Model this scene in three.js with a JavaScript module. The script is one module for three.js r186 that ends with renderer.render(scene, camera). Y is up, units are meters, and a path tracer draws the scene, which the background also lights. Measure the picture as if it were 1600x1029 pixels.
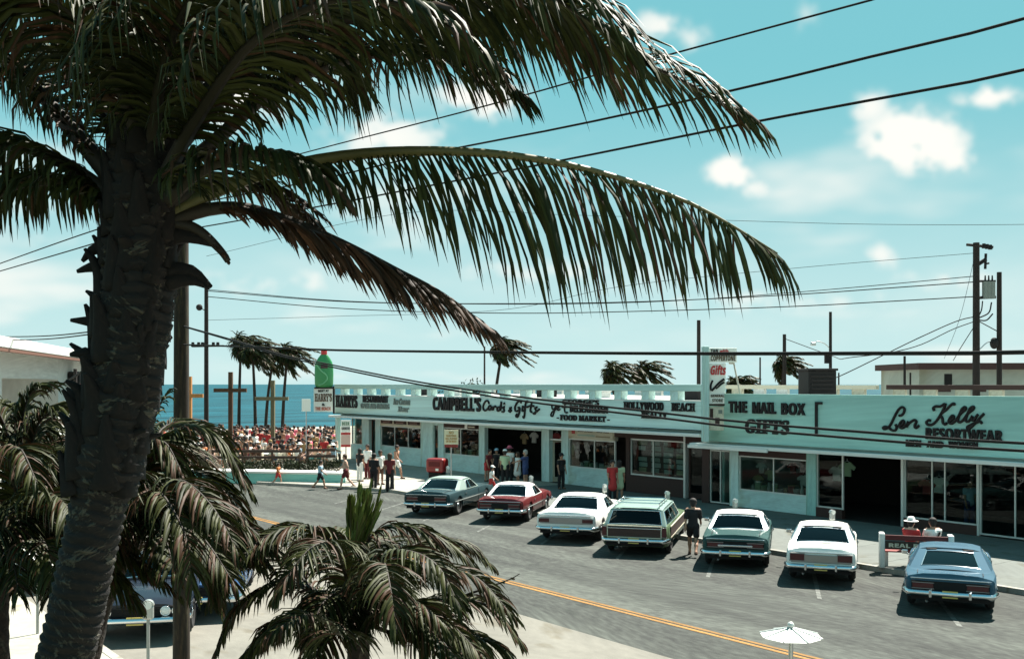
import * as THREE from 'three';
import { mergeGeometries, mergeVertices, toCreasedNormals } from 'three/addons/utils/BufferGeometryUtils.js';
import { RoundedBoxGeometry } from 'three/addons/geometries/RoundedBoxGeometry.js';
import { FontLoader } from 'three/addons/loaders/FontLoader.js';
import { TextGeometry } from 'three/addons/geometries/TextGeometry.js';
import { ImprovedNoise } from 'three/addons/math/ImprovedNoise.js';
import { Brush, Evaluator, SUBTRACTION } from 'three-bvh-csg';

// ---------------------------------------------------------------- camera, sky, sun, exposure
const W = 1600, HH = 1029, F = 1600, HOR = 600, H = 5.0;      // photo pixels, focal length in pixels, horizon row, eye height in metres
const scene = new THREE.Scene();
const camera = new THREE.PerspectiveCamera(2 * Math.atan(HH / 2 / F) * 180 / Math.PI, W / HH, 0.1, 60000);
camera.position.set(0, H, 0); camera.lookAt(0, H, -10);
camera.setViewOffset(W, HH, 0, -(HOR - HH / 2), W, HH);       // the lens is shifted up, verticals stay upright
const renderer = new THREE.WebGLRenderer({ antialias: true });
renderer.setSize(1024, 658);
renderer.toneMapping = THREE.LinearToneMapping;
renderer.toneMappingExposure = 3.0;
renderer.shadowMap.enabled = true;

const noiseGen = new ImprovedNoise();
const nz = (x, y, z) => noiseGen.noise(x, y, z);
const fbm = (x, y, z, o = 4) => { let s = 0, a = 0.5, f = 1; for (let i = 0; i < o; i++) { s += a * nz(x * f, y * f, z * f); a *= 0.5; f *= 2.03; } return s; };
const ss = (a, b, x) => { const t = Math.min(1, Math.max(0, (x - a) / (b - a))); return t * t * (3 - 2 * t); };

// computed sky: blue air paling to the horizon and fair-weather cumulus
const SKY = 0.312;
{
  const w = 2048, h = 1024, d = new Float32Array(w * h * 4);
  // fair-weather clouds, given as [right, up, half width, half height, thickness] on the plane one unit ahead
  const puffs = [[0.392, 0.238, 0.044, 0.028, 1.1], [0.35, 0.270, 0.020, 0.018, 0.6], [0.432, 0.222, 0.026, 0.017, 0.7], [0.345, 0.19, 0.05, 0.02, 0.3], [0.215, 0.207, 0.021, 0.015, 1.0], [0.237, 0.19, 0.02, 0.012, 0.5],
    [0.465, 0.281, 0.032, 0.010, 0.8], [0.145, 0.35, 0.03, 0.015, 0.55], [0.18, 0.335, 0.025, 0.02, 0.35], [0.36, 0.125, 0.02, 0.014, 0.5], [0.43, 0.1, 0.07, 0.014, 0.4], [-0.03, 0.28, 0.045, 0.022, 0.7], [-0.12, 0.24, 0.06, 0.03, 0.6],
    [-0.28, 0.28, 0.06, 0.03, 0.8], [0.05, 0.11, 0.14, 0.018, 0.36], [-0.22, 0.1, 0.12, 0.016, 0.36], [0.28, 0.08, 0.18, 0.014, 0.36], [-0.45, 0.14, 0.08, 0.015, 0.25], [-0.35, 0.33, 0.05, 0.02, 0.5], [0.29, 0.36, 0.02, 0.03, 0.3]];
  for (let j = 0; j < h; j++) {
    const el = ((j + 0.5) / h - 0.5) * Math.PI, ce = Math.cos(el), se = Math.sin(el);
    for (let i = 0; i < w; i++) {
      const az = ((i + 0.5) / w - 0.5) * Math.PI * 2, x = ce * Math.cos(az), z = ce * Math.sin(az), y = se;
      const e = Math.max(0, y);
      const t1 = ss(0, 0.3, e), t2 = ss(0.25, 1, e);
      let r = 0.64 + (0.235 - 0.64) * t1, g = 0.90 + (0.645 - 0.90) * t1, b = 0.90 + (0.72 - 0.90) * t1;
      r += (0.09 - 0.235) * t2; g += (0.35 - 0.645) * t2; b += (0.49 - 0.72) * t2;
      let c = 0;
      if (y > -0.02) {
        const q = 1 / (e + 0.16), n = fbm(x * q * 0.9 + 7, z * q * 0.9, 3.1, 5);
        c = 0.75 * ss(0.16, 0.5, n + 0.10);                                   // scattered fair-weather cloud all round
        c += 0.25 * ss(-0.1, 0.5, fbm(x * 5, y * 16, z * 5, 5)) * ss(0.32, 0.05, e);   // thin low streaks
        if (z < -0.2) {
          const px = x / -z, py = y / -z;
          let s = 0;
          for (const [a, bb, ww, hh, k] of puffs) {
            const ux = (px - a) / ww, uy = (py - bb) / hh, dd = ux * ux + uy * uy;
            if (dd < 6) s = Math.max(s, k * Math.exp(-dd * 0.75));
          }
          if (s > 0.02) { const tt = s * (1 + 1.7 * fbm(px * 34, py * 40, 9, 5)) + 0.25 * fbm(px * 90, py * 90, 2, 3) * ss(0.1, 0.4, s); c = Math.max(c, ss(0.16, 0.62, tt) * Math.min(1, 0.35 + s)); }
        }
        c = Math.min(1, c);
      }
      const k = (j * w + i) * 4;
      d[k] = SKY * (r + (1.10 - r) * c); d[k + 1] = SKY * (g + (1.09 - g) * c); d[k + 2] = SKY * (b + (1.02 - b) * c); d[k + 3] = 1;
    }
  }
  const t = new THREE.DataTexture(d, w, h, THREE.RGBAFormat, THREE.FloatType);
  t.mapping = THREE.EquirectangularReflectionMapping; t.magFilter = THREE.LinearFilter; t.minFilter = THREE.LinearFilter; t.needsUpdate = true;
  scene.background = t; scene.environment = t;
}
const SUN = new THREE.Vector3(0.42, 1, -0.47).normalize();   // high, behind the shops to the right
{
  const sun = new THREE.DirectionalLight(new THREE.Color(1, 0.95, 0.86), 5);
  sun.position.copy(SUN).multiplyScalar(120).add(new THREE.Vector3(0, 0, -40)); sun.target.position.set(0, 0, -40);
  sun.castShadow = true; sun.shadow.mapSize.set(4096, 4096);
  Object.assign(sun.shadow.camera, { left: -70, right: 70, top: 70, bottom: -70, near: 1, far: 400 });
  scene.add(sun, sun.target);
}

// ---------------------------------------------------------------- helpers
const V3 = (x, y, z) => new THREE.Vector3(x, y, z);
const seeded = (a) => () => { a |= 0; a = a + 0x6D2B79F5 | 0; let t = Math.imul(a ^ a >>> 15, 1 | a); t = t + Math.imul(t ^ t >>> 7, 61 | t) ^ t; return ((t ^ t >>> 14) >>> 0) / 4294967296; };
const R = seeded(4711);
const rr = (a, b) => a + (b - a) * R();
const pick = (l) => l[Math.floor(R() * l.length)];
// a photo pixel at a known distance, and a photo pixel lying on the ground
const P = (px, py, Z) => V3((px - 800) / F * Z, H - (py - HOR) / F * Z, -Z);
const G = (px, py, y = 0) => { const Z = F * (H - y) / (py - HOR); return V3((px - 800) / F * Z, y, -Z); };
const GZ = (px, Z, y = 0) => V3((px - 800) / F * Z, y, -Z);
// the street runs along u (away, to the left); v is across it, towards the shops
const ALPHA = Math.atan(1230 / 1600), CA = Math.cos(ALPHA), SA = Math.sin(ALPHA);
const UVW = (u, v, y = 0) => V3(-SA * u + CA * v, y, -(CA * u + SA * v));
const STREET_TURN = -(Math.PI / 2 - ALPHA);                    // local x runs back along the street, local z faces it
const uAt = (px, v) => { const dx = (px - 800) / F, Z = v / (dx * CA + SA); return Z * (CA - SA * dx); };
const hAt = (px, py, v) => { const dx = (px - 800) / F, Z = v / (dx * CA + SA); return H - (py - HOR) / F * Z; };

const taken = new Map();
function numbered(n) { const k = taken.get(n) || 0; taken.set(n, k + 1); return k ? n + '_' + String(k).padStart(3, '0') : n; }
function tag(o, label, category, group, kind) { if (label) o.userData.label = label; if (category) o.userData.category = category; if (group) o.userData.group = group; if (kind) o.userData.kind = kind; return o; }
function thing(name, label, category, pos = V3(0, 0, 0), turn = 0, group) {
  const o = new THREE.Group(); o.name = numbered(name); o.position.copy(pos); o.rotation.y = turn; scene.add(o); return tag(o, label, category, group);
}
function mesh(name, geo, m, parent) {
  const g = Array.isArray(geo) ? mergeGeometries(geo.map((x) => { const y = x.index ? x.toNonIndexed() : x; for (const k of Object.keys(y.attributes)) if (!['position', 'normal', 'uv'].includes(k)) y.deleteAttribute(k); if (!y.attributes.uv) y.setAttribute('uv', new THREE.BufferAttribute(new Float32Array(y.attributes.position.count * 2), 2)); return y; }), false) : geo;
  const o = new THREE.Mesh(g, m); o.castShadow = o.receiveShadow = true;
  if (parent) { o.name = name; parent.add(o); } else { o.name = numbered(name); scene.add(o); }
  return o;
}
function struct(name, geo, m) { return tag(mesh(name, geo, m), null, null, null, 'structure'); }
function copyOf(o, pos, turn, label, group) {
  const base = o.name.replace(/_\d{3}$/, ''), c = o.clone(); c.name = numbered(base); scene.add(c);
  c.userData = { ...o.userData }; if (pos) c.position.copy(pos); if (turn !== undefined) c.rotation.y = turn;
  if (label) c.userData.label = label; if (group) c.userData.group = group; return c;
}
const box = (w, h, d, x = 0, y = 0, z = 0) => new THREE.BoxGeometry(w, h, d).translate(x, y, z);
const box6 = (x0, x1, y0, y1, z0, z1) => box(x1 - x0, y1 - y0, z1 - z0, (x0 + x1) / 2, (y0 + y1) / 2, (z0 + z1) / 2);
const rbox = (w, h, d, r, x = 0, y = 0, z = 0) => new RoundedBoxGeometry(w, h, d, 2, Math.min(r, w / 2.01, h / 2.01, d / 2.01)).translate(x, y, z);
const rbox6 = (x0, x1, y0, y1, z0, z1, r = 0.015) => rbox(x1 - x0, y1 - y0, z1 - z0, r, (x0 + x1) / 2, (y0 + y1) / 2, (z0 + z1) / 2);
// tapered tube through points
function tube(pts, r0, r1, seg = 8, radial = 6, mod) {
  const c = pts.length > 2 ? new THREE.CatmullRomCurve3(pts) : new THREE.LineCurve3(pts[0], pts[1]);
  const fr = c.computeFrenetFrames ? c.computeFrenetFrames(seg, false) : null, pos = [], uv = [], idx = [], L = c.getLength();
  for (let i = 0; i <= seg; i++) {
    const t = i / seg, p = c.getPointAt(t), r = r0 + (r1 - r0) * t;
    for (let j = 0; j <= radial; j++) {
      const a = j / radial * Math.PI * 2, q = mod ? mod(t, a) : 1;
      const n = fr.normals[i].clone().multiplyScalar(Math.cos(a)).addScaledVector(fr.binormals[i], Math.sin(a));
      pos.push(p.x + n.x * r * q, p.y + n.y * r * q, p.z + n.z * r * q); uv.push(j / radial * 2 * Math.PI * r0, t * L);
      if (i < seg && j < radial) { const b = i * (radial + 1) + j; idx.push(b, b + 1, b + radial + 1, b + 1, b + radial + 2, b + radial + 1); }
    }
  }
  const base = pos.length / 3;
  for (const [i, s] of [[0, 1], [seg, 0]]) {   // end caps
    const p = c.getPointAt(i / seg), k = pos.length / 3; pos.push(p.x, p.y, p.z); uv.push(0, 0);
    for (let j = 0; j < radial; j++) { const b = i * (radial + 1) + j; s ? idx.push(k, b + 1, b) : idx.push(k, b, b + 1); }
  }
  const g = new THREE.BufferGeometry(); g.setAttribute('position', new THREE.Float32BufferAttribute(pos, 3)); g.setAttribute('uv', new THREE.Float32BufferAttribute(uv, 2)); g.setIndex(idx); g.computeVertexNormals(); return g;
}
const bar = (a, b, r, r2 = r, n = 6) => tube([a, b], r, r2, 1, n);

// textures: grain and patches, colour multiplies
function noiseTex(size, fn, rep = 1, srgb = true) {
  const d = new Uint8Array(size * size * 4);
  for (let j = 0; j < size; j++) for (let i = 0; i < size; i++) { const c = fn(i / size, j / size), k = (j * size + i) * 4; for (let q = 0; q < 3; q++) d[k + q] = Math.max(0, Math.min(255, (Array.isArray(c) ? c[q] : c) * 255)); d[k + 3] = 255; }
  const t = new THREE.DataTexture(d, size, size); t.wrapS = t.wrapT = THREE.RepeatWrapping; t.magFilter = THREE.LinearFilter; t.minFilter = THREE.LinearMipmapLinearFilter; t.generateMipmaps = true;
  if (srgb) t.colorSpace = THREE.SRGBColorSpace; t.repeat.set(rep, rep); t.needsUpdate = true; return t;
}
// tileable fbm by blending on a torus
const tile = (u, v, f, s = 0, o = 4) => { const a = u * 2 * Math.PI, b = v * 2 * Math.PI, k = f / 6.283; return fbm(Math.cos(a) * k + 11 + s, Math.sin(a) * k + Math.cos(b) * k * 1.01 + s, Math.sin(b) * k + 5 - s, o); };
const M = (r, g, b, rough = 0.8, o = {}) => { const m = new (o.clearcoat || o.transmission || o.sheen || o.specularIntensity !== undefined ? THREE.MeshPhysicalMaterial : THREE.MeshStandardMaterial)({ roughness: rough, side: THREE.DoubleSide, ...o }); m.color.setRGB(r, g, b); return m; };
// ---------------------------------------------------------------- materials shared
const plasterTex = noiseTex(512, (u, v) => { const n = 0.9 + 0.10 * tile(u, v, 5) + 0.12 * tile(u, v, 30, 3, 3); return [n, n, n]; }, 0.35);
const stainTex = noiseTex(512, (u, v) => { const n = 0.93 + 0.2 * tile(u, v, 7) * 0.7 + 0.1 * tile(u, v, 60, 3, 3), s = ss(0.12, 0.4, tile(u, v * 0.25, 9, 8)); return [n - s * 0.1, n - s * 0.13, n - s * 0.18]; }, 0.25);
const mat = {
  teal: M(0.36, 0.62, 0.565, 0.85, { map: stainTex }), aqua: M(0.56, 0.75, 0.72, 0.85, { map: stainTex }), aquaDark: M(0.44, 0.62, 0.585, 0.85, { map: stainTex }),
  white: M(0.78, 0.79, 0.75, 0.8, { map: plasterTex }), cream: M(0.62, 0.58, 0.45, 0.8, { map: stainTex }),
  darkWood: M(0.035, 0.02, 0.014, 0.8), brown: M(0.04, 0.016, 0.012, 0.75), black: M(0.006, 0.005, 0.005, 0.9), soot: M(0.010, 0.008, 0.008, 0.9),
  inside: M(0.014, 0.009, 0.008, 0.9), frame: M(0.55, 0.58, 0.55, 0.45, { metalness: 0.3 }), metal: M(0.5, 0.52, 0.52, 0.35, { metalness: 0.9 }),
  letter: M(0.008, 0.003, 0.003, 0.8), letterGrey: M(0.16, 0.19, 0.17, 0.7), red: M(0.42, 0.02, 0.02, 0.5), sign: M(0.74, 0.74, 0.68, 0.6),
  pole: M(0.016, 0.011, 0.009, 0.95), wire: M(0.006, 0.005, 0.005, 0.9), green: M(0.05, 0.10, 0.03, 0.7),
  glass: M(0.62, 0.70, 0.68, 0.02, { transmission: 1, thickness: 0, ior: 1.22 }), rubber: M(0.012, 0.012, 0.012, 0.9), chrome: M(0.72, 0.74, 0.76, 0.14, { metalness: 1 }),
};

// ---------------------------------------------------------------- the setting
const speck = (u, v, s) => tile(u, v, 90, s, 2);
const asphaltTex = noiseTex(1024, (u, v) => { const n = 0.72 + 0.42 * speck(u, v, 1) + 0.16 * tile(u, v, 5, 4) + 0.14 * tile(u, v, 22, 7) + 0.55 * tile(u, v * 0.05 , 9, 9, 4) * (1 + tile(u, v, 9, 30)), o = ss(0.24, 0.40, tile(u, v, 13, 17)); return [n * (1 - o * 0.22), n * (1 - o * 0.2), n * (1 - o * 0.22)]; }, 1);
const concreteTex = noiseTex(1024, (u, v) => { const n = 0.88 + 0.12 * tile(u, v, 7, 2) + 0.10 * tile(u, v, 40, 6, 3), o = ss(0.2, 0.42, tile(u, v, 9, 23)); return [n - o * 0.10, n - o * 0.12, n - o * 0.16]; }, 1);
const sandTex = noiseTex(512, (u, v) => { const n = 0.86 + 0.12 * tile(u, v, 12) + 0.14 * tile(u, v, 70, 3, 2); return [n, n * 0.985, n * 0.96]; }, 1);
function rep(t, a, b = a) { const c = t.clone(); c.repeat.set(a, b); c.needsUpdate = true; return c; }
// a level sheet over a polygon in street coordinates, uv in metres (u along the street)
function sheet(poly, y, thick = 0) {
  const sh = new THREE.Shape(poly.map(([u, v]) => new THREE.Vector2(u, v)));
  const g = thick ? new THREE.ExtrudeGeometry(sh, { depth: thick, bevelEnabled: false, curveSegments: 4 }) : new THREE.ShapeGeometry(sh), p = g.attributes.position, uv = [];
  for (let i = 0; i < p.count; i++) { const u = p.getX(i), v = p.getY(i), w = UVW(u, v, y - p.getZ(i)); uv.push(v, u); p.setXYZ(i, w.x, w.y, w.z); }
  g.setAttribute('uv', new THREE.Float32BufferAttribute(uv, 2)); g.computeVertexNormals(); return g;
}
const KERB = 24.4, NEAR = 5.6;
struct('ground', sheet([[-400, -500], [104, -500], [104, 500], [-400, 500]], -0.02, 0.6), M(0.36, 0.32, 0.25, 0.95, { map: rep(sandTex, 0.35) }));
const asphalt = M(0.068, 0.076, 0.064, 0.92, { map: rep(asphaltTex, 0.11, 0.045), bumpMap: rep(asphaltTex, 0.6), bumpScale: 0.006 });
struct('road', sheet([[-60, 13.7], [-60, KERB], [40, KERB], [41.6, 24.2], [43, 23.6], [44.6, 22.8], [48.2, 21], [52, 18], [56, 8], [58, -40], [46, -40], [44, 6], [40, 13.7]], 0.0), asphalt);
struct('parking_apron', sheet([[-60, NEAR], [-60, 13.694], [40, 13.694], [43.5, 6], [46, -40], [20, -40], [20, NEAR]].reverse(), 0.002), M(0.20, 0.19, 0.16, 0.92, { map: rep(concreteTex, 0.14, 0.08), bumpMap: rep(asphaltTex, 0.6), bumpScale: 0.004 }));
{ // double yellow centre line with worn edges
  const y = M(0.40, 0.19, 0.025, 0.85, { map: rep(asphaltTex, 1.2, 0.2) });
  for (const v of [15.56, 15.74]) struct('yellow_line', sheet([[-60, v], [-60, v + 0.11], [43, v + 0.11], [43, v]], 0.006), y);
  const w = M(0.17, 0.18, 0.16, 0.85, { map: rep(asphaltTex, 1, 0.3) });
  for (let k = 0; k < 13; k++) { // slanted stall lines
    const u0 = 4.2 + k * 3.42, s = 0.78; if (u0 > 41) break;
    struct('stall_line', sheet([[u0, 20.2], [u0 + 0.13, 20.2], [u0 + 0.13 + (KERB - 20.2) * s, KERB - 0.05], [u0 + (KERB - 20.2) * s, KERB - 0.05]], 0.005), w);
  }
}
const concrete = M(0.38, 0.365, 0.31, 0.9, { map: rep(concreteTex, 0.16), bumpMap: rep(concreteTex, 0.8), bumpScale: 0.004 }), oldConcrete = M(0.14, 0.155, 0.14, 0.9, { map: rep(concreteTex, 0.13), bumpMap: rep(concreteTex, 0.8), bumpScale: 0.004 });
for (let k = 0; k < 20; k++) struct('sidewalk_slab', sheet([[-2 + k * 2, KERB + 0.16], [-2 + k * 2, 32.6], [-0.012 + k * 2, 32.6], [-0.012 + k * 2, KERB + 0.16]].reverse(), 0.13 + 0.003 * R(), 0.25), oldConcrete);
struct('sidewalk_bed', sheet([[-60, KERB + 0.17], [-60, 60], [38, 60], [38, KERB + 0.17]].reverse(), 0.118, 0.25), oldConcrete);
struct('corner_pavement', sheet([[38.01, KERB + 0.16], [38.01, 60], [60, 60], [60, 24], [50, 21.2], [48.4, 21.3], [44.8, 23.1], [43.1, 23.85], [41.6, 24.4], [40, KERB + 0.16]].reverse(), 0.131, 0.3), concrete);
const kerbMat = M(0.36, 0.35, 0.31, 0.9, { map: rep(concreteTex, 0.5) });
{ // kerb stones, each about three metres long, along the shop side
  for (let k = 0; k < 14; k++) { const a = -1 + k * 3; struct('kerb', sheet([[a + 0.006, KERB], [a + 2.994, KERB], [a + 2.994, KERB + 0.155], [a + 0.006, KERB + 0.155]].reverse(), 0.134, 0.3), kerbMat); }
  struct('kerb', sheet([[41.2, 24.27], [43, 23.63], [44.7, 22.83], [48.3, 21.02], [48.38, 21.17], [44.8, 22.98], [43.1, 23.78], [41.3, 24.42]], 0.134, 0.3), kerbMat);
  struct('kerb', sheet([[-60, NEAR - 0.16], [-60, NEAR], [20, NEAR], [20, NEAR - 0.16]].reverse(), 0.134, 0.3), kerbMat);
}
struct('near_sidewalk', sheet([[-60, 1.8], [-60, NEAR - 0.17], [40, NEAR - 0.17], [40, 1.8]].reverse(), 0.13, 0.3), concrete);
struct('lawn', sheet([[-60, -30], [-60, 1.78], [40, 1.78], [40, -30]].reverse(), 0.10, 0.3), M(0.05, 0.07, 0.025, 0.95, { map: rep(sandTex, 0.4) }));
struct('plaza', sheet([[60.02, -60], [60.02, 90], [103, 90], [103, -60]], 0.12, 0.4), M(0.36, 0.33, 0.28, 0.9, { map: rep(concreteTex, 0.1) }));
{ // beach falling to the water, and the sea
  const n = 30, pos = [], uv = [], idx = [];
  for (let i = 0; i <= n; i++) for (let j = 0; j <= n; j++) { const u = 103 + 50 * i / n, v = -500 + 1000 * j / n, p = UVW(u, v, 0.1 - 2.9 * (i / n) ** 1.4 + 0.12 * nz(u * 0.3, v * 0.3, 1)); pos.push(p.x, p.y, p.z); uv.push(u * 0.3, v * 0.3); if (i < n && j < n) { const b = i * (n + 1) + j; idx.push(b, b + 1, b + n + 1, b + 1, b + n + 2, b + n + 1); } }
  const g = new THREE.BufferGeometry(); g.setAttribute('position', new THREE.Float32BufferAttribute(pos, 3)); g.setAttribute('uv', new THREE.Float32BufferAttribute(uv, 2)); g.setIndex(idx); g.computeVertexNormals();
  struct('beach', g, M(0.60, 0.53, 0.40, 0.95, { map: sandTex }));
  const waveTex = noiseTex(512, (u, v) => 0.5 + 0.5 * tile(u, v * 2.5, 16, 1, 5), 1, false);
  const seaTint = noiseTex(512, (u, v) => { const n = 0.86 + 0.5 * tile(u, v, 9, 4, 5); return [n, n, n]; }, 1);
  const sg = sheet([[140, -20000], [140, 20000], [30000, 20000], [30000, -20000]], -2.2);
  struct('sea', sg, M(0.010, 0.085, 0.112, 0.75, { map: rep(seaTint, 0.004, 0.012), bumpMap: rep(waveTex, 0.03, 0.1), bumpScale: 0.35, specularIntensity: 0.18 }));
}
// ---------------------------------------------------------------- lettering
const fonts = {};
for (const f of ['sans_bold', 'sans_regular', 'serif_bold', 'serif_regular']) fonts[f] = await new FontLoader().loadAsync(`fonts/droid/droid_${f}.typeface.json`);
const glyphs = new Map(), CAP = {};
for (const f in fonts) { const g = new TextGeometry('H', { font: fonts[f], size: 1, depth: 1, curveSegments: 2, bevelEnabled: false }); g.computeBoundingBox(); CAP[f] = g.boundingBox.max.y; }
function glyph(ch, f, depth) {
  const k = ch + f + depth; if (!glyphs.has(k)) { const g = new TextGeometry(ch, { font: fonts[f], size: 1, depth, curveSegments: 3, bevelEnabled: true, bevelSize: 0.028, bevelThickness: 0.05, bevelSegments: 1 }); glyphs.set(k, g); } return glyphs.get(k);
}
// raised letters set between x0 and x1, y0 and y1 on the plane z of a group; each letter a part
function words(parent, text, f, x0, x1, y0, y1, z, m, depth = 0.05, slant = 0) {
  const font = fonts[f], adv = [...text].map((c) => (font.data.glyphs[c] || font.data.glyphs['?']).ha / font.data.resolution), tot = adv.reduce((a, b) => a + b, 0);
  const sx = (x1 - x0) / tot, sy = (y1 - y0) / CAP[f]; let x = x0;
  [...text].forEach((c, i) => {
    if (c !== ' ') { const o = mesh('letter', glyph(c, f, 1), m, parent); o.scale.set(sx, sy, depth); o.position.set(x, y0, z); if (slant) { o.matrixAutoUpdate = true; o.rotation.z = 0; const g = glyph(c, f, 1).clone(); g.applyMatrix4(new THREE.Matrix4().set(1, slant * sy / sx, 0, 0, 0, 1, 0, 0, 0, 0, 1, 0, 0, 0, 0, 1)); o.geometry = g; } }
    x += adv[i] * sx;
  });
}

// ---------------------------------------------------------------- the long shop building at the beach end
const U1 = uAt(523, 31.3), V1 = 32.5, FA1 = 31.3;
const shopA = thing('shop_building', 'long low aqua shop building with pierced parapet and canopy at the beach end', 'building', UVW(U1, V1, 0.13), STREET_TURN);
const ax = (px, v = V1) => U1 - uAt(px, v), ay = (px, py, v = V1) => hAt(px, py, v) - 0.13, LA = U1 - uAt(1098, FA1);
shopA.updateMatrixWorld(true);
const zF = V1 - FA1;                                               // how far the fascia stands before the shop wall
{
  const B = shopA, D = 11;
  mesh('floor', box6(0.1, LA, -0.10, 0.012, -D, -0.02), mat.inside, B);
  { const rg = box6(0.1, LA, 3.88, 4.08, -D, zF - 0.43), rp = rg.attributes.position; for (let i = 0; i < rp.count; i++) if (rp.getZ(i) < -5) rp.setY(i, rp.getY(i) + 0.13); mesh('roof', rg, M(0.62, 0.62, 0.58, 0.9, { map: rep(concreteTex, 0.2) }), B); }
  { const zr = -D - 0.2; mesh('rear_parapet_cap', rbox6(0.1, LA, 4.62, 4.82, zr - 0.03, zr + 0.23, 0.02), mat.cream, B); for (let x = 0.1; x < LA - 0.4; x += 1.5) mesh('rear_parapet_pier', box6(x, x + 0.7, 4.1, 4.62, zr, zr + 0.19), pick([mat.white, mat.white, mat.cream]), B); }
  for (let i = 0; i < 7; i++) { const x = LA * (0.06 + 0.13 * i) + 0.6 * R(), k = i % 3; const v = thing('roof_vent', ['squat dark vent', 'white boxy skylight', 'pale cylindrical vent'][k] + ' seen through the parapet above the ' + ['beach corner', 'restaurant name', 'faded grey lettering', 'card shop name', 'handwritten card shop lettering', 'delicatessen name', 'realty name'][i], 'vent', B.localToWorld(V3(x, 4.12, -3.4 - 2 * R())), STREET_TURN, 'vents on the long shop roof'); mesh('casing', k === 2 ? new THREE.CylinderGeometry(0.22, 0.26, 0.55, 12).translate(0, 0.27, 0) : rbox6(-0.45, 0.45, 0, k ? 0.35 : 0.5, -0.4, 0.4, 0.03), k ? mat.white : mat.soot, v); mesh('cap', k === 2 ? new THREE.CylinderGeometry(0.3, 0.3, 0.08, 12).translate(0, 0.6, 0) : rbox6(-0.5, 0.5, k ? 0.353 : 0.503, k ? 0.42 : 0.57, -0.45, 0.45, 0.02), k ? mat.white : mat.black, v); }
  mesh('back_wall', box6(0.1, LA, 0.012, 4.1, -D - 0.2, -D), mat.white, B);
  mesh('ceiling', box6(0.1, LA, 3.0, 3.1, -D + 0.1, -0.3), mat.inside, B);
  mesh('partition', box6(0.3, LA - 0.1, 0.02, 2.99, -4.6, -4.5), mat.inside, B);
  for (const x of [0, LA - 0.2]) mesh('end_wall', box6(x, x + 0.2, 0.012, 3.34, -D, -0.26), mat.aqua, B);
  // canopy slab, dark joint above it, fascia, and the pierced parapet
  const cb = ay(800, 667, 31.0), ct = cb + 0.13;
  mesh('canopy', rbox6(-0.35, LA + 0.1, cb, ct, 0.0, zF + 0.3, 0.02), mat.white, B);
  mesh('recess', box6(0, LA, ct, ct + 0.09, 0.0, zF - 0.42), mat.aqua, B);
  const o0 = 4.16, o1 = 4.58, top = 4.86, fb = ct + 0.09, zt = zF, zb = zF - 0.42;
  mesh('fascia', box6(0, LA, fb, o0, zb, zt), mat.aqua, B); mesh('parapet_sill', rbox6(0.02, LA - 0.02, o0 + 0.001, o0 + 0.05, zb - 0.02, zt + 0.012, 0.01), mat.white, B);
  mesh('parapet_cap', rbox6(-0.03, LA + 0.02, o1, top, zb - 0.03, zt + 0.03, 0.02), mat.aquaDark, B);
  const per = 1.7, n = Math.floor(LA / per); let x = 0.0;
  for (let i = 0; i <= n; i++) { const a = i === 0 ? 0 : LA - (n - i) * per - 1.35 - 0.45, b = i === 0 ? LA - (n - 1) * per - 1.35 - 0.45 - 1.25 : a + 0.45; if (b > a + 0.05) mesh('parapet_pier', box6(Math.max(0, a), b, o0 + 0.05, o1, zb + 0.01, zt - 0.01), mat.aqua, B); }
  mesh('parapet_pier', box6(LA - 0.1, LA, o0 + 0.05, o1, zb + 0.01, zt - 0.01), mat.aqua, B);
  // sagging conduit along the fascia foot
  const wp = []; for (let i = 0; i <= 40; i++) wp.push(V3(0.05 + (LA - 0.1) * i / 40, fb + 0.03 + 0.03 * nz(i * 0.7, 1, 1), zt + 0.03));
  mesh('conduit', tube(wp, 0.022, 0.022, 80, 5), mat.wire, B);
  // the shop front, from the beach corner along to the realty office
  const hT = cb;                                                    // wall height under the canopy
  const pier = (p0, p1, m = mat.aqua, y0 = 0.012, y1 = hT, d = 0.24, n2 = 'pier') => mesh(n2, box6(ax(p0), ax(p1), y0, y1, -d, 0), m, B);
  const win = (p0, p1, yb, yt, mull = [], m = mat.frame) => {        // window: bulkhead is set apart; frame, panes
    const x0 = ax(p0), x1 = ax(p1), w = new THREE.Group(); w.name = 'window'; B.add(w);
    const fr = [box6(x0, x1, yb, yb + 0.06, -0.14, -0.06), box6(x0, x1, yt - 0.06, yt, -0.14, -0.06), box6(x0, x0 + 0.06, yb + 0.06, yt - 0.06, -0.14, -0.06), box6(x1 - 0.06, x1, yb + 0.06, yt - 0.06, -0.14, -0.06)];
    const cuts = [x0 + 0.06, ...mull.map((p) => ax(p)), x1 - 0.06];
    for (const p of mull) fr.push(box6(ax(p) - 0.025, ax(p) + 0.025, yb + 0.06, yt - 0.06, -0.13, -0.065));
    mesh('frame', fr, m, w);
    for (let i = 0; i + 1 < cuts.length; i++) mesh('pane', box6(cuts[i] + (i ? 0.03 : 0.002), cuts[i + 1] - (i + 2 < cuts.length ? 0.03 : 0.002), yb + 0.062, yt - 0.062, -0.103, -0.097), mat.glass, w);
    return w;
  };
  const header = (p0, p1, y0, m = mat.aqua, y1 = hT) => pier(p0, p1, m, y0, y1, 0.24, 'header');
  const bulk = (p0, p1, y1, m = mat.aqua) => pier(p0, p1, m, 0.012, y1, 0.24, 'bulkhead');
  pier(523.5, 527, mat.aquaDark); pier(565, 576); pier(586, 594);
  bulk(548, 565, 0.95); win(548, 565, 0.95, 2.75); header(548, 565, 2.75);
  header(527, 548, 2.72, mat.brown); header(576, 586, 2.7, mat.brown);
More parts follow.
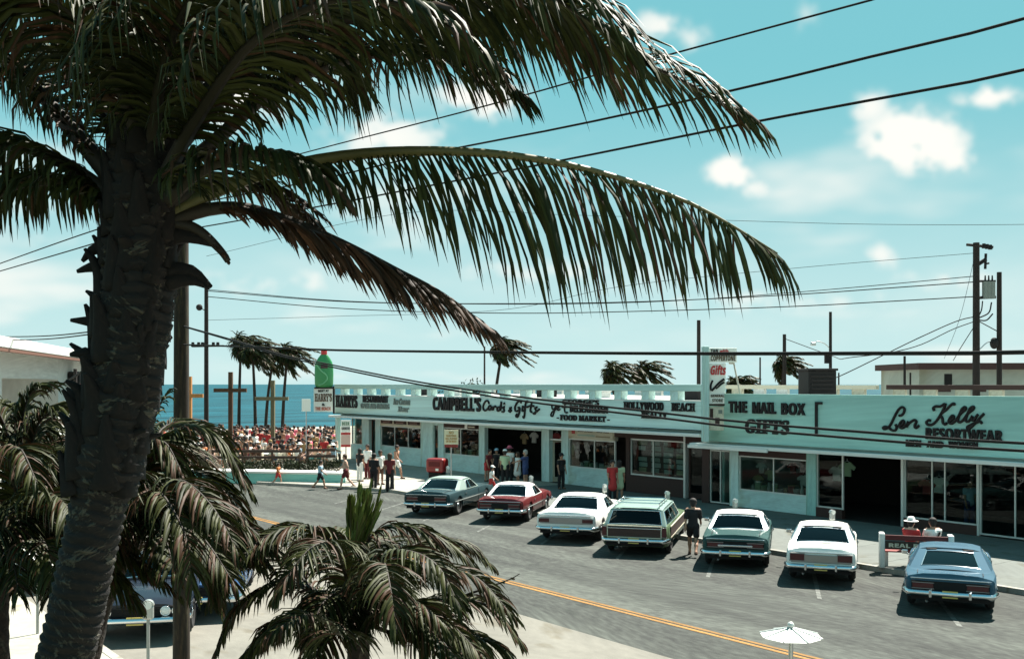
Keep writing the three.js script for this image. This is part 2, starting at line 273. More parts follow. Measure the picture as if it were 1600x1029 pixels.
  bulk(594, 657, 1.02); win(594, 657, 1.02, 2.3, [615, 636]); header(594, 657, 2.3, mat.cream);
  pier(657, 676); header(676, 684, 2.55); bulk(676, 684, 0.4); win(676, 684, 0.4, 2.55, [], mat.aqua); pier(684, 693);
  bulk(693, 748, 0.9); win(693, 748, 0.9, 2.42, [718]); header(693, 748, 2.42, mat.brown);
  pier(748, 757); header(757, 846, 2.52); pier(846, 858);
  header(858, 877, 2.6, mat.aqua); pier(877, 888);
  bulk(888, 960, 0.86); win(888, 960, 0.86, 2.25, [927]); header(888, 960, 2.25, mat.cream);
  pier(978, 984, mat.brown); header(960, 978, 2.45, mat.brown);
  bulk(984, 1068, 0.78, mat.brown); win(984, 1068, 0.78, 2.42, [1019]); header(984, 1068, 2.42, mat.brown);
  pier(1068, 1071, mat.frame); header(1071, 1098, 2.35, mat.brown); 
  // doors standing in the doorways
  const door = (p0, p1, m, y1, open = 0) => { const x0 = ax(p0), x1 = ax(p1), d = mesh('door', [box6(0, x1 - x0, 0.02, 0.25, -0.03, 0.03), box6(0, x1 - x0, y1 - 0.12, y1, -0.03, 0.03), box6(0, 0.09, 0.25, y1 - 0.12, -0.03, 0.03), box6(x1 - x0 - 0.09, x1 - x0, 0.25, y1 - 0.12, -0.03, 0.03)], m, B); d.position.set(x0, 0, -0.2); d.rotation.y = open; mesh('pane', box6(0.09, x1 - x0 - 0.09, 0.25, y1 - 0.12, -0.006, 0.006), mat.glass, d); mesh('handle', box6(x1 - x0 - 0.07, x1 - x0 - 0.03, 0.95, 1.25, 0.03, 0.07), mat.metal, d); };
  door(859, 876, mat.cream, 2.1, 1.2); mesh('transom_bar', box6(ax(858), ax(877), 2.1, 2.17, -0.18, -0.05), mat.frame, B);
  door(1072, 1096, mat.brown, 2.3, 0); door(577, 585, mat.brown, 2.65, 0);
}
// small sign boards over the shop windows, flat panels with rows of lettering too small to read
function board(name, label, w, h, pos, turn, m, opt = {}) {
  const t = thing(name, label, 'sign', pos, turn, opt.group);
  mesh('panel', rbox(w, h, 0.05, 0.01), m, t);
  for (const [txt, f, x0, x1, y0, y1, mm] of opt.text || []) words(t, txt, f, x0 * w, x1 * w, y0 * h, y1 * h, 0.026, mm, 0.01);
  for (const [n, x0, x1, y0, y1, mm] of opt.panels || []) mesh(n, box6(x0 * w, x1 * w, y0 * h, y1 * h, 0.026, 0.034), mm, t);
  return t;
}
const onA = (px, y, z) => shopA.localToWorld(V3(ax(px), y, z));
shopA.updateMatrixWorld(true);
for (const [a, b, l] of [[596, 613, 'dark wooden menu board above the restaurant window, next to the corner door'], [616, 635, 'dark wooden menu board above the middle of the restaurant window'], [638, 656, 'dark wooden menu board above the restaurant window, next to the plain pier']])
  board('menu_board', l, ax(b) - ax(a), 0.36, onA((a + b) / 2, 2.62, 0.03), STREET_TURN, mat.brown, { panels: [['letter_row', -0.36, 0.36, -0.1, 0.22, M(0.2, 0.12, 0.1, 0.8)], ['letter_row', -0.3, 0.3, -0.36, -0.2, M(0.2, 0.12, 0.1, 0.8)]], group: 'menu boards over the restaurant window' });
board('deli_header_sign', 'cream panel with brown lettering above the delicatessen window', ax(958) - ax(890), 0.52, onA(924, 2.54, 0.03), STREET_TURN, mat.cream, { text: [['GROCERIES', 'sans_bold', -0.3, 0.05, 0.12, 0.36, mat.brown], ['COLD BEER', 'sans_bold', 0.14, 0.42, 0.12, 0.34, mat.brown]], panels: [['emblem', -0.44, -0.36, -0.1, 0.34, mat.red], ['stripe', -0.3, 0.1, -0.26, -0.12, M(0.3, 0.42, 0.36, 0.8)], ['stripe', 0.12, 0.44, -0.32, -0.18, M(0.3, 0.25, 0.16, 0.8)]] });
board('hanging_shop_sign', 'brown wooden sign with a white edge above the card shop window', ax(746) - ax(729), 0.42, onA(737.5, 2.62, 0.1), STREET_TURN, mat.brown, { panels: [['edge', -0.5, -0.26, -0.48, 0.48, mat.sign], ['letter_row', -0.2, 0.45, 0.05, 0.2, mat.cream], ['letter_row', -0.2, 0.4, -0.3, -0.15, mat.cream]] });

// ---------------------------------------------------------------- lettering on the long building
const signA = (label, z = zF) => { const t = thing('shop_sign', label, 'sign', shopA.localToWorld(V3(0, 0, z + 0.004)), STREET_TURN); return t; };
const lineA = (t, txt, f, p0, p1, yA, yB, m, slant = 0, depth = 0.06) => words(t, txt, f, ax(p0, FA1), ax(p1, FA1), ay((p0 + p1) / 2, yB, FA1), ay((p0 + p1) / 2, yA, FA1), 0, m, depth, slant);
let sg = signA('row of dark spiky decorative letters on the fascia at the beach corner'); lineA(sg, 'HARRYS', 'serif_bold', 525, 559, 618, 636, mat.letter);
sg = signA('dark block word RESTAURANT with a smaller grey line below'); lineA(sg, 'RESTAURANT', 'sans_bold', 567, 607, 618, 628.5, mat.letter); lineA(sg, 'OPEN AIR-DINING', 'sans_bold', 564, 609, 630.5, 638, mat.letterGrey);
sg = signA('faded grey two-line lettering between the restaurant and card shop names'); lineA(sg, 'Ice Cream', 'serif_bold', 615, 641, 622.5, 632, mat.letterGrey, 0.2); lineA(sg, 'Bar', 'serif_bold', 622, 639, 635, 643, mat.letterGrey, 0.2);
// handwriting: strokes traced on the fascia plane
function script(t, strokes, ox, oy, sc, v, u0, y0, r, m) {
  for (const s of strokes) {
    const pts = s.map(([x, y]) => { const px = ox + x / sc, py = oy + y / sc; return V3(u0 - uAt(px, v), hAt(px, py, v) - y0, 0.03); });
    mesh('stroke', tube(pts, r, r, Math.max(8, s.length * 4), 5), m, t);
  }
}
const cardsScript = [[[540, 312], [535, 296], [520, 286], [502, 305], [492, 340], [500, 364], [520, 360], [532, 346]], [[556, 330], [542, 328], [535, 350], [545, 362], [557, 345], [560, 330], [560, 364]], [[572, 330], [574, 366], [575, 346], [586, 332], [597, 338]], [[628, 342], [612, 338], [604, 358], [614, 370], [628, 352], [640, 292], [632, 368]], [[662, 300], [662, 318]], [[664, 334], [650, 342], [660, 356], [660, 372], [644, 376]],
  [[720, 342], [706, 346], [712, 358], [698, 366], [708, 376], [722, 362]],
  [[800, 305], [790, 290], [770, 298], [750, 335], [752, 368], [772, 368], [786, 344], [772, 342], [786, 344], [782, 388], [768, 418], [756, 410], [766, 392]], [[812, 326], [808, 370], [816, 366]], [[852, 304], [848, 290], [838, 296], [830, 345], [824, 410], [816, 426], [814, 408]], [[822, 340], [856, 336]], [[884, 300], [874, 372], [886, 380]], [[860, 330], [902, 330]], [[928, 338], [908, 346], [918, 364], [912, 388], [894, 390], [925, 372], [946, 352]]];
sg = signA('dark block name followed by handwritten Cards & Gifts on the fascia'); lineA(sg, "CAMPBELL'S", 'sans_bold', 677, 752.5, 621.5, 641, mat.letter, 0, 0.08); script(sg, cardsScript, 660, 570, 5.146, FA1, U1, 0.13, 0.056, mat.letter);
sg = signA('small dark delicatessen and food market lettering with a script word'); lineA(sg, "GEORGE'S", 'sans_bold', 879, 937, 624.5, 632, mat.letter); lineA(sg, 'DELICATESSEN', 'sans_bold', 891, 951, 633.5, 644.5, mat.letter); lineA(sg, '- FOOD MARKET -', 'serif_bold', 871, 953, 649, 657.5, mat.letter);
script(sg, [[[430, 430], [440, 490], [470, 480], [500, 430], [470, 520], [440, 600], [415, 590], [430, 540], [500, 490]], [[520, 480], [545, 455], [530, 440], [512, 470], [525, 505], [560, 490]], [[640, 410], [628, 470], [640, 540], [680, 540]], [[590, 460], [690, 455]]], 820, 590, 10, FA1, U1, 0.13, 0.04, mat.letter);
sg = signA('thin dark serif lettering naming a beach realty office'); lineA(sg, 'HOLLYWOOD', 'serif_bold', 975.5, 1038, 628, 640, mat.letter); lineA(sg, 'BEACH', 'serif_bold', 1050, 1087, 629.5, 642, mat.letter); lineA(sg, 'REALTY', 'serif_bold', 1003, 1043, 643.5, 653.5, mat.letter);

// bottle-shaped roof sign and its billboard at the beach corner
{
  const base = shopA.localToWorld(V3(-0.62, 0, zF - 0.1)), t = thing('bottle_sign', 'giant green bottle with red cap standing on a white billboard at the beach corner', 'sign', base, 0);
  const Z = -base.z, k = Z / F, cx = (506 - 800) * k - base.x, yy = (py) => H - (py - HOR) * k - base.y;
  const prof = [[0.02, 605], [13.2, 604.5], [14.4, 600], [14.8, 585], [14.4, 571], [12.6, 565], [9.2, 559], [5.8, 554.6], [4.6, 553.5]].map(([r, y]) => new THREE.Vector2(r * k, yy(y)));
  const bottle = mesh('bottle', new THREE.LatheGeometry(prof, 24).scale(1, 1, 0.45).translate(cx, 0, 0), M(0.03, 0.22, 0.07, 0.3), t);
  mesh('cap', new THREE.CylinderGeometry(4.8 * k, 4.8 * k, 9 * k, 16).scale(1, 1, 0.6).translate(cx, yy(549.3), 0), mat.red, bottle);
  mesh('label', rbox(11 * k, 7 * k, 0.04, 0.02, cx + 1.5 * k, yy(572), 14.8 * k * 0.45 - 0.0), M(0.05, 0.02, 0.02, 0.6), bottle);
  const zz = 14.8 * k * 0.45 + 0.01, sw = [[495, 568], [502, 578], [511, 586], [512, 592], [506, 599], [498, 602]].map(([x, y]) => V3((x - 800) * k - base.x, yy(y), zz * (y > 600 ? 0.93 : 0.98)));
  mesh('swirl', tube(sw, 0.05, 0.04, 24, 5), M(0.14, 0.40, 0.20, 0.5), bottle);
  mesh('billboard', box6(cx - 15.5 * k, cx + 14 * k, yy(643), yy(606), -0.12, 0.12), mat.sign, t);
  words(t, 'MEET AT', 'sans_bold', cx - 9 * k, cx + 8 * k, yy(612.2), yy(608.6), 0.122, mat.letter, 0.02);
  words(t, "HARRY'S", 'serif_bold', cx - 14 * k, cx + 13 * k, yy(626.5), yy(615), 0.122, M(0.10, 0.05, 0.02, 0.7), 0.03);
  words(t, '&', 'sans_bold', cx - 3 * k, cx + 2 * k, yy(633.5), yy(630), 0.122, mat.letter, 0.02);
  words(t, 'THE BEACH', 'sans_bold', cx - 13 * k, cx + 11 * k, yy(640.5), yy(635.5), 0.122, M(0.45, 0.10, 0.05, 0.7), 0.02);
  mesh('bracket', [box6(cx + 14.2 * k, cx + 17 * k, yy(646), yy(603), -0.1, 0.1), box6(cx - 14.5 * k, cx + 15 * k, yy(607.0), yy(604.6), -0.2, 0.2)], mat.black, t);
}
// projecting pylon sign between the two buildings
{
  const v = 30.5, u = uAt(1103, v), base = UVW(u, v, 0), t = thing('pylon_sign', 'tall white vertical sign with red Gifts lettering between the two shop buildings', 'sign', base, 0), Z = -base.z, k = Z / F;
  const X = (px) => (px - 800) * k - base.x, Y = (py) => H - (py - HOR) * k;
  mesh('post', rbox6(X(1097.5), X(1107), Y(690), Y(541), -0.2, 0.2, 0.03), mat.aquaDark, t);
  mesh('upper_panel', rbox6(X(1107.3), X(1151), Y(566), Y(543.5), -0.08, 0.08), mat.sign, t);
  mesh('tall_panel', rbox6(X(1107.3), X(1133.5), Y(630.5), Y(567), -0.1, 0.1), mat.sign, t);
  mesh('lower_panel', rbox6(X(1105), X(1131), Y(672), Y(635), -0.08, 0.08), mat.cream, t);
  mesh('panel_edge', box6(X(1106), X(1134), Y(633.5), Y(630.8), -0.12, 0.12), mat.brown, t);
  words(t, 'TAN', 'sans_bold', X(1110), X(1122), Y(551), Y(545.5), 0.082, mat.letter, 0.02); words(t, 'with', 'sans_bold', X(1124), X(1138), Y(551), Y(546), 0.082, mat.red, 0.02);
  words(t, 'COPPERTONE', 'sans_bold', X(1110), X(1149), Y(563.5), Y(555.5), 0.082, M(0.10, 0.06, 0.03, 0.7), 0.02);
  words(t, 'Gifts', 'sans_bold', X(1108.5), X(1133), Y(585), Y(571.5), 0.102, mat.red, 0.03, 0.12);
  mesh('stroke', tube([[1131, 592], [1124, 597], [1117, 604], [1111, 610], [1110, 602], [1113, 594]].map(([x, y]) => V3(X(x), Y(y), 0.12)), 0.05, 0.04, 20, 5), mat.letter, t);
  mesh('stroke', tube([[1131, 597], [1126, 600], [1122, 604], [1118, 607]].map(([x, y]) => V3(X(x), Y(y), 0.12)), 0.045, 0.03, 12, 5), mat.letter, t);
  words(t, 'GENERAL', 'sans_bold', X(1110), X(1131), Y(620), Y(616), 0.102, M(0.08, 0.06, 0.04), 0.02); words(t, 'STORE', 'sans_bold', X(1112), X(1129), Y(627.5), Y(623), 0.102, M(0.08, 0.06, 0.04), 0.02);
  for (const [a, b, c, d, m] of [[1109, 1114, 638, 655, mat.brown], [1116, 1120, 641, 650, mat.cream], [1117, 1124, 652, 662, mat.brown], [1122, 1128, 640, 646, mat.letterGrey], [1108, 1113, 658, 669, mat.cream]]) mesh('print', box6(X(a), X(b), Y(d), Y(c), 0.082, 0.092), m, t);
  tag(mesh('floodlight', [bar(P(1147, 568, Z), P(1157, 617, Z - 0.3), 0.035), rbox(0.22, 0.09, 0.12, 0.03).translate(...P(1143.5, 567, Z).toArray())], M(0.4, 0.36, 0.3, 0.6)), 'thin bracket floodlight leaning beside the vertical sign', 'floodlight');
}

// ---------------------------------------------------------------- the gift and resortwear building
const U2 = uAt(1096, 31.0), V2 = 31.9, FA2 = 31.0;
const shopB = thing('shop_building', 'low aqua gift and resort clothing store building with deep fascia', 'building', UVW(U2, V2, 0.13), STREET_TURN);
shopB.updateMatrixWorld(true);
const bx = (px, v = V2) => U2 - uAt(px, v), by = (px, py, v = V2) => hAt(px, py, v) - 0.13, LB = 21, zG = V2 - FA2;
{
  const B = shopB, D = 12;
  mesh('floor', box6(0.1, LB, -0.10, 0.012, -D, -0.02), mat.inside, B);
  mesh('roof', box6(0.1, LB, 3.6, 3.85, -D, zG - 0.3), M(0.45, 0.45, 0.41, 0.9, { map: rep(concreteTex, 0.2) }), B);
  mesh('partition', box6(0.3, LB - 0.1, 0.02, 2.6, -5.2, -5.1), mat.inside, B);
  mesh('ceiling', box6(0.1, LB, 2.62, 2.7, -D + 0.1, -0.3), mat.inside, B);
  for (const x of [0, LB - 0.2]) mesh('end_wall', box6(x, x + 0.2, 0.012, 3.59, -D, -0.26), mat.aqua, B);
  const cb = by(1370, 715, 30.75), ct = cb + 0.13;
  mesh('canopy', rbox6(-0.4, LB, cb, ct, 0.0, zG + 0.27, 0.02), mat.white, B);
  mesh('canopy_lip', rbox6(-0.42, bx(1200, 30.7), cb - 0.07, cb + 0.06, zG + 0.28, zG + 0.36, 0.02), mat.white, B);
  mesh('recess', box6(0, LB, ct, ct + 0.10, 0.0, zG - 0.3), mat.aqua, B);
  mesh('fascia', box6(0, LB, ct + 0.10, 4.5, zG - 0.3, zG), mat.teal, B);
  const hT = cb;
  const pier = (p0, p1, m = mat.aqua, y0 = 0.012, y1 = hT, d = 0.24, n2 = 'pier') => mesh(n2, box6(bx(p0), bx(p1), y0, y1, -d, 0), m, B);
  const win = (p0, p1, yb, yt, mull = []) => { const x0 = bx(p0), x1 = bx(p1), w = new THREE.Group(); w.name = 'window'; B.add(w);
    const fr = [box6(x0, x1, yb, yb + 0.05, -0.14, -0.06), box6(x0, x1, yt - 0.05, yt, -0.14, -0.06), box6(x0, x0 + 0.05, yb + 0.05, yt - 0.05, -0.14, -0.06), box6(x1 - 0.05, x1, yb + 0.05, yt - 0.05, -0.14, -0.06)];
    const cuts = [x0 + 0.05, ...mull.map((p) => bx(p)), x1 - 0.05]; for (const p of mull) fr.push(box6(bx(p) - 0.022, bx(p) + 0.022, yb + 0.05, yt - 0.05, -0.13, -0.065));
    mesh('frame', fr, mat.frame, w); for (let i = 0; i + 1 < cuts.length; i++) mesh('pane', box6(cuts[i] + (i ? 0.026 : 0.002), cuts[i + 1] - (i + 2 < cuts.length ? 0.026 : 0.002), yb + 0.052, yt - 0.052, -0.103, -0.097), mat.glass, w); };
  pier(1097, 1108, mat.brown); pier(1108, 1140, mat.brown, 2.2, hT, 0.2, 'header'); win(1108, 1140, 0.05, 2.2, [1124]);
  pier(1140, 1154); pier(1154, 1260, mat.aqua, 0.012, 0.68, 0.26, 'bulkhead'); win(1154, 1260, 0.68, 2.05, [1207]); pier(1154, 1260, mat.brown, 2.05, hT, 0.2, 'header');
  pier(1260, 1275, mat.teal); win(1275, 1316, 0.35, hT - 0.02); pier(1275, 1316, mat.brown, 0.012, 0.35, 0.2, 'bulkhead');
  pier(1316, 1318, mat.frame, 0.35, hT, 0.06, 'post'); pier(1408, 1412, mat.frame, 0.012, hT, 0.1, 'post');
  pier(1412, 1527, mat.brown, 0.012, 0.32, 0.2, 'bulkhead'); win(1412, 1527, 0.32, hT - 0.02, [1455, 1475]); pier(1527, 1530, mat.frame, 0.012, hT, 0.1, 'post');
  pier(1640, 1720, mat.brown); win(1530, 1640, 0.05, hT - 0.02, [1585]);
  // parapet of the rear wall, pierced like the long building's
  const zr = -D - 0.2, o0 = 3.86 + 0.35, o1 = 4.62; mesh('rear_wall', box6(0, LB, 0.012, o0, zr - 0.2, zr), mat.white, B); mesh('parapet_cap', rbox6(-0.05, LB, o1, 4.84, zr - 0.24, zr + 0.04, 0.02), mat.brown, B);
  for (let x = 0.3; x < LB - 0.6; x += 1.55) mesh('parapet_pier', box6(x, x + 0.62, o0, o1, zr - 0.19, zr - 0.01), mat.cream, B);
}
{ // names on the second fascia
  const sB = (label) => thing('shop_sign', label, 'sign', shopB.localToWorld(V3(0, 0, zG + 0.004)), STREET_TURN);
  const line = (t, txt, f, p0, p1, yA, yB, m, slant = 0, depth = 0.07) => words(t, txt, f, bx(p0, FA2), bx(p1, FA2), by((p0 + p1) / 2, yB, FA2), by((p0 + p1) / 2, yA, FA2), 0, m, depth, slant);
  let t = sB('dark block lettering of a gift shop with slanted second line'); line(t, 'THE', 'sans_bold', 1140, 1169, 627, 644, mat.letter); line(t, 'MAIL', 'sans_bold', 1176, 1214, 628.5, 645.5, mat.letter); line(t, 'BOX', 'sans_bold', 1221, 1259, 630, 647.5, mat.letter); line(t, 'GIFTS', 'serif_bold', 1164, 1234, 656, 677, mat.letter, 0.10, 0.05);
  t = sB('large dark handwritten name above block resortwear lettering');
  script(t, [[[285, 310], [320, 302], [345, 268], [352, 225], [325, 204], [290, 222], [255, 272], [225, 330], [195, 392], [165, 440], [130, 468], [95, 474], [88, 455], [115, 446], [160, 462], [200, 490], [238, 490], [256, 455], [240, 415]],
    [[290, 432], [330, 420], [350, 388], [330, 370], [300, 398], [288, 436], [310, 462], [345, 452], [385, 410], [402, 374], [378, 458], [388, 430], [430, 385], [478, 364], [500, 382], [480, 430], [490, 462], [534, 430]],
    [[722, 250], [708, 215], [738, 194], [790, 196], [858, 162], [830, 240], [790, 312], [742, 380], [690, 420], [640, 420], [622, 392], [650, 364], [678, 372]], [[976, 182], [962, 158], [930, 175], [880, 226], [800, 300], [822, 345], [830, 400], [855, 418], [876, 396]],
    [[905, 378], [945, 356], [966, 325], [945, 308], [912, 345], [900, 388], [930, 406], [975, 380], [1050, 282], [1112, 222], [1104, 203], [1074, 215], [1032, 300], [1014, 370], [1032, 392], [1070, 370], [1140, 282], [1212, 216], [1204, 198], [1174, 210], [1130, 292], [1110, 366], [1130, 386], [1170, 352], [1196, 308], [1184, 355], [1204, 370], [1240, 322], [1262, 292]], [[1336, 282], [1292, 330], [1232, 398], [1172, 455], [1140, 474], [1128, 450], [1160, 430], [1230, 398], [1290, 382], [1312, 408]]], 1370, 610, 7.915, FA2, U2, 0.13, 0.048, mat.letter);
  line(t, 'RESORTWEAR', 'sans_bold', 1447, 1568, 670.5, 687.5, mat.letter); line(t, 'MEN', 'sans_bold', 1416.5, 1441, 687, 697.5, mat.letter); line(t, 'AND', 'sans_bold', 1450, 1476, 689, 699, mat.letter); line(t, 'WOMEN', 'sans_bold', 1484, 1530, 690, 700.5, mat.letter);
  t = sB('dark angled conduit pipe running down the fascia beside the gift shop name'); t.name = numbered('conduit_pipe'); t.userData.category = 'pipe';
  const a = bx(1277, FA2), y0 = by(1277, 681, FA2), y1 = by(1277, 627.5, FA2); mesh('pipe', [box6(a - 0.04, a + 0.04, y0, y1, 0, 0.08), box6(a + 0.04, a + 0.24, y1 - 0.09, y1, 0, 0.08)], mat.letter, t);
  const w = bx(1277, FA2); // dark plant box standing on the roof
  const rb = thing('roof_unit', 'black boxy rooftop unit standing on the gift shop roof', 'roof unit', P(1277, 622, 44.5), 0.1); rb.position.y = 3.98;
  mesh('casing', rbox6(-0.62, 0.62, 0.0, 1.6, -0.6, 0.6, 0.03), mat.black, rb); mesh('lid', rbox6(-0.68, 0.68, 1.6, 1.7, -0.66, 0.66, 0.02), mat.soot, rb); mesh('louvre', Array.from({ length: 7 }, (_, i) => box6(-0.5, 0.5, 0.25 + i * 0.18, 0.33 + i * 0.18, 0.6, 0.63)), mat.soot, rb);
}
// flat-roofed house behind the store
{
  const Z = 58, k = Z / F, X = (p) => (p - 800) * k, Y = (p) => H - (p - HOR) * k, t = thing('flat_roofed_house', 'pale house with dark flat eaves behind the resortwear store', 'building', V3(X(1500), 0, -Z), 0);
  const x0 = X(1437) - X(1500), x1 = X(1640) - X(1500);
  mesh('wall', box6(x0, x1, 0.0, Y(577), -6, 0), M(0.42, 0.44, 0.38, 0.9, { map: stainTex }), t);
  const rf = mesh('roof', box6(x0 - 0.25, x1, Y(577) + 0.003, Y(567), -6.4, 0.5), M(0.05, 0.02, 0.016, 0.8), t); mesh('vent', new THREE.CylinderGeometry(0.14, 0.16, 0.5, 10).translate(X(1537) - X(1500), Y(567) + 0.25, -1), mat.black, rf);
  for (const [a, b, c, d] of [[1476, 1488, 584, 606]]) { const w = mesh('window', box6(X(a) - X(1500), X(b) - X(1500), Y(d), Y(c), 0, 0.03), mat.black, t); mesh('frame', box6(X(a) - X(1500) - 0.05, X(b) - X(1500) + 0.05, Y(d) - 0.08, Y(d), 0, 0.08), mat.frame, w); }
  for (const [a, c] of [[1460, 612], [1515, 612]]) mesh('rail', box6(X(a) - X(1500), X(a + 20) - X(1500), Y(c), Y(c - 4), 0.5, 0.54), mat.brown, t);
  tag(mesh('white_post', box6(X(1525.5), X(1530.5), 3.9, Y(608), -Z + 12, -Z + 12.15), mat.white), 'short white post standing on the roof of the resortwear store', 'post');
}
// white building on the beach side at left, with a deep shaded opening and a red stripe
{
  const d = V3(-390 / 1600, 0, -1).normalize(), a = GZ(35, 36), turn = Math.atan2(-d.z, d.x);   // wall runs away along d, its face looks right
  const t = thing('white_building', 'white flat-roofed building with a wide shaded open hall and red stripe', 'building', a, turn);
  const L = 15, top = H - (545 - HOR) / F * 36;  // local x away along the wall, local z towards the street (right)
  const wmat = mat.white, o = [-3, 6.4, 0.12, 5.2];
  mesh('wall', [box6(o[1], L, 0, top - 0.2, -0.3, 0), box6(-14, o[0], 0, top - 0.2, -0.3, 0), box6(o[0], o[1], o[3], top - 0.2, -0.3, 0)], wmat, t);
  { mesh('hall_wall', [box6(o[0], o[1], 0, o[3], -4.2, -4.1), box6(o[0] - 0.1, o[0], 0, o[3], -4.1, -0.302), box6(o[1], o[1] + 0.1, 0, o[3], -4.1, -0.302)], wmat, t); mesh('hall_ceiling', box6(o[0] - 0.1, o[1] + 0.1, o[3], o[3] + 0.1, -4.2, -0.302), wmat, t); }
  mesh('end_wall', box6(L - 0.3, L, 0, top - 0.2, -8, -0.301), wmat, t);
  mesh('roof', rbox6(-14, L + 0.8, top - 0.2, top + 0.12, -9, 1.1, 0.03), mat.white, t); mesh('eave_trim', box6(-14, L + 0.82, top - 0.30, top - 0.203, 0.9, 1.08), M(0.12, 0.05, 0.03, 0.8), t);
  mesh('stripe', box6(11.0, 11.9, 0.6, 5.0, 0.002, 0.05), mat.red, t);
  mesh('wall_lamp', rbox6(8.4, 9.6, 5.0, 5.55, 0.0, 0.5, 0.1), mat.black, t);
}
const crowdSeats = [];
// ---------------------------------------------------------------- bodies: one continuous surface from tapered bones
function surfaceNet(sdf, lo, hi, c) {
  const n = [0, 1, 2].map((i) => Math.max(3, Math.ceil((hi[i] - lo[i]) / c) + 1)), [nx, ny, nzz] = n, val = new Float32Array(nx * ny * nzz), id = new Int32Array(nx * ny * nzz).fill(-1), I = (i, j, k) => (k * ny + j) * nx + i;
  for (let k = 0; k < nzz; k++) for (let j = 0; j < ny; j++) for (let i = 0; i < nx; i++) val[I(i, j, k)] = sdf(lo[0] + i * c, lo[1] + j * c, lo[2] + k * c);
  const pos = [], idx = [];
  for (let k = 0; k < nzz - 1; k++) for (let j = 0; j < ny - 1; j++) for (let i = 0; i < nx - 1; i++) {
    let m = 0, sx = 0, sy = 0, sz = 0, q = 0; const v = [];
    for (let b = 0; b < 8; b++) { const x = val[I(i + (b & 1), j + (b >> 1 & 1), k + (b >> 2))]; v.push(x); if (x < 0) m |= 1 << b; }
    if (m === 0 || m === 255) continue;
    for (let b = 0; b < 8; b++) for (const e of [1, 2, 4]) if (!(b & e)) { const a = v[b], d = v[b | e]; if (a < 0 !== d < 0) { const t = a / (a - d); sx += (b & 1) + (e === 1 ? t : 0); sy += (b >> 1 & 1) + (e === 2 ? t : 0); sz += (b >> 2) + (e === 4 ? t : 0); q++; } }
    id[I(i, j, k)] = pos.length / 3; pos.push(lo[0] + (i + sx / q) * c, lo[1] + (j + sy / q) * c, lo[2] + (k + sz / q) * c);
  }
  const quad = (a, b, d, e, f) => { if (a < 0 || b < 0 || d < 0 || e < 0) return; f ? idx.push(a, b, d, a, d, e) : idx.push(a, d, b, a, e, d); };
  for (let k = 1; k < nzz - 1; k++) for (let j = 1; j < ny - 1; j++) for (let i = 1; i < nx - 1; i++) {
    const s = val[I(i, j, k)] < 0;
    if (s !== val[I(i + 1, j, k)] < 0) quad(id[I(i, j - 1, k - 1)], id[I(i, j, k - 1)], id[I(i, j, k)], id[I(i, j - 1, k)], s);
    if (s !== val[I(i, j + 1, k)] < 0) quad(id[I(i - 1, j, k - 1)], id[I(i - 1, j, k)], id[I(i, j, k)], id[I(i, j, k - 1)], s);
    if (s !== val[I(i, j, k + 1)] < 0) quad(id[I(i - 1, j - 1, k)], id[I(i, j - 1, k)], id[I(i, j, k)], id[I(i - 1, j, k)], s);
  }
  const g = new THREE.BufferGeometry(); g.setAttribute('position', new THREE.Float32BufferAttribute(pos, 3)); g.setAttribute('uv', new THREE.Float32BufferAttribute(new Float32Array(pos.length / 3 * 2), 2)); g.setIndex(idx); g.computeVertexNormals(); return g;
}
function capsules(list, k = 0.03) {
  const L = list.map(([a, b, ra, rb]) => { const d = [b[0] - a[0], b[1] - a[1], b[2] - a[2]]; return { a, d, l: d[0] ** 2 + d[1] ** 2 + d[2] ** 2 || 1e-9, ra, rb }; });
  return (x, y, z) => { let r = 9; for (const s of L) { const px = x - s.a[0], py = y - s.a[1], pz = z - s.a[2], t = Math.min(1, Math.max(0, (px * s.d[0] + py * s.d[1] + pz * s.d[2]) / s.l)), dd = Math.hypot(px - s.d[0] * t, py - s.d[1] * t, pz - s.d[2] * t) - (s.ra + (s.rb - s.ra) * t); const h = Math.max(k - Math.abs(r - dd), 0) / k; r = Math.min(r, dd) - h * h * k * 0.25; } return r; };
}
function netOf(list, c, cut, k) {
  const lo = [9, 9, 9], hi = [-9, -9, -9]; for (const [a, b, ra, rb] of list) for (const [p, r] of [[a, ra], [b, rb]]) for (let i = 0; i < 3; i++) { lo[i] = Math.min(lo[i], p[i] - r - 2 * c); hi[i] = Math.max(hi[i], p[i] + r + 2 * c); }
  const f = capsules(list, k); return surfaceNet(cut ? (x, y, z) => Math.max(f(x, y, z), cut(x, y, z)) : f, lo, hi, c);
}
const rot = (l, a, b = 0) => [l * Math.sin(b), -l * Math.cos(a) * Math.cos(b), l * Math.sin(a)];    // limb hanging down, swung forward by a and out by b
const add = (p, q) => [p[0] + q[0], p[1] + q[1], p[2] + q[2]], mix = (a, b, t) => [0, 1, 2].map((i) => a[i] + (b[i] - a[i]) * t);
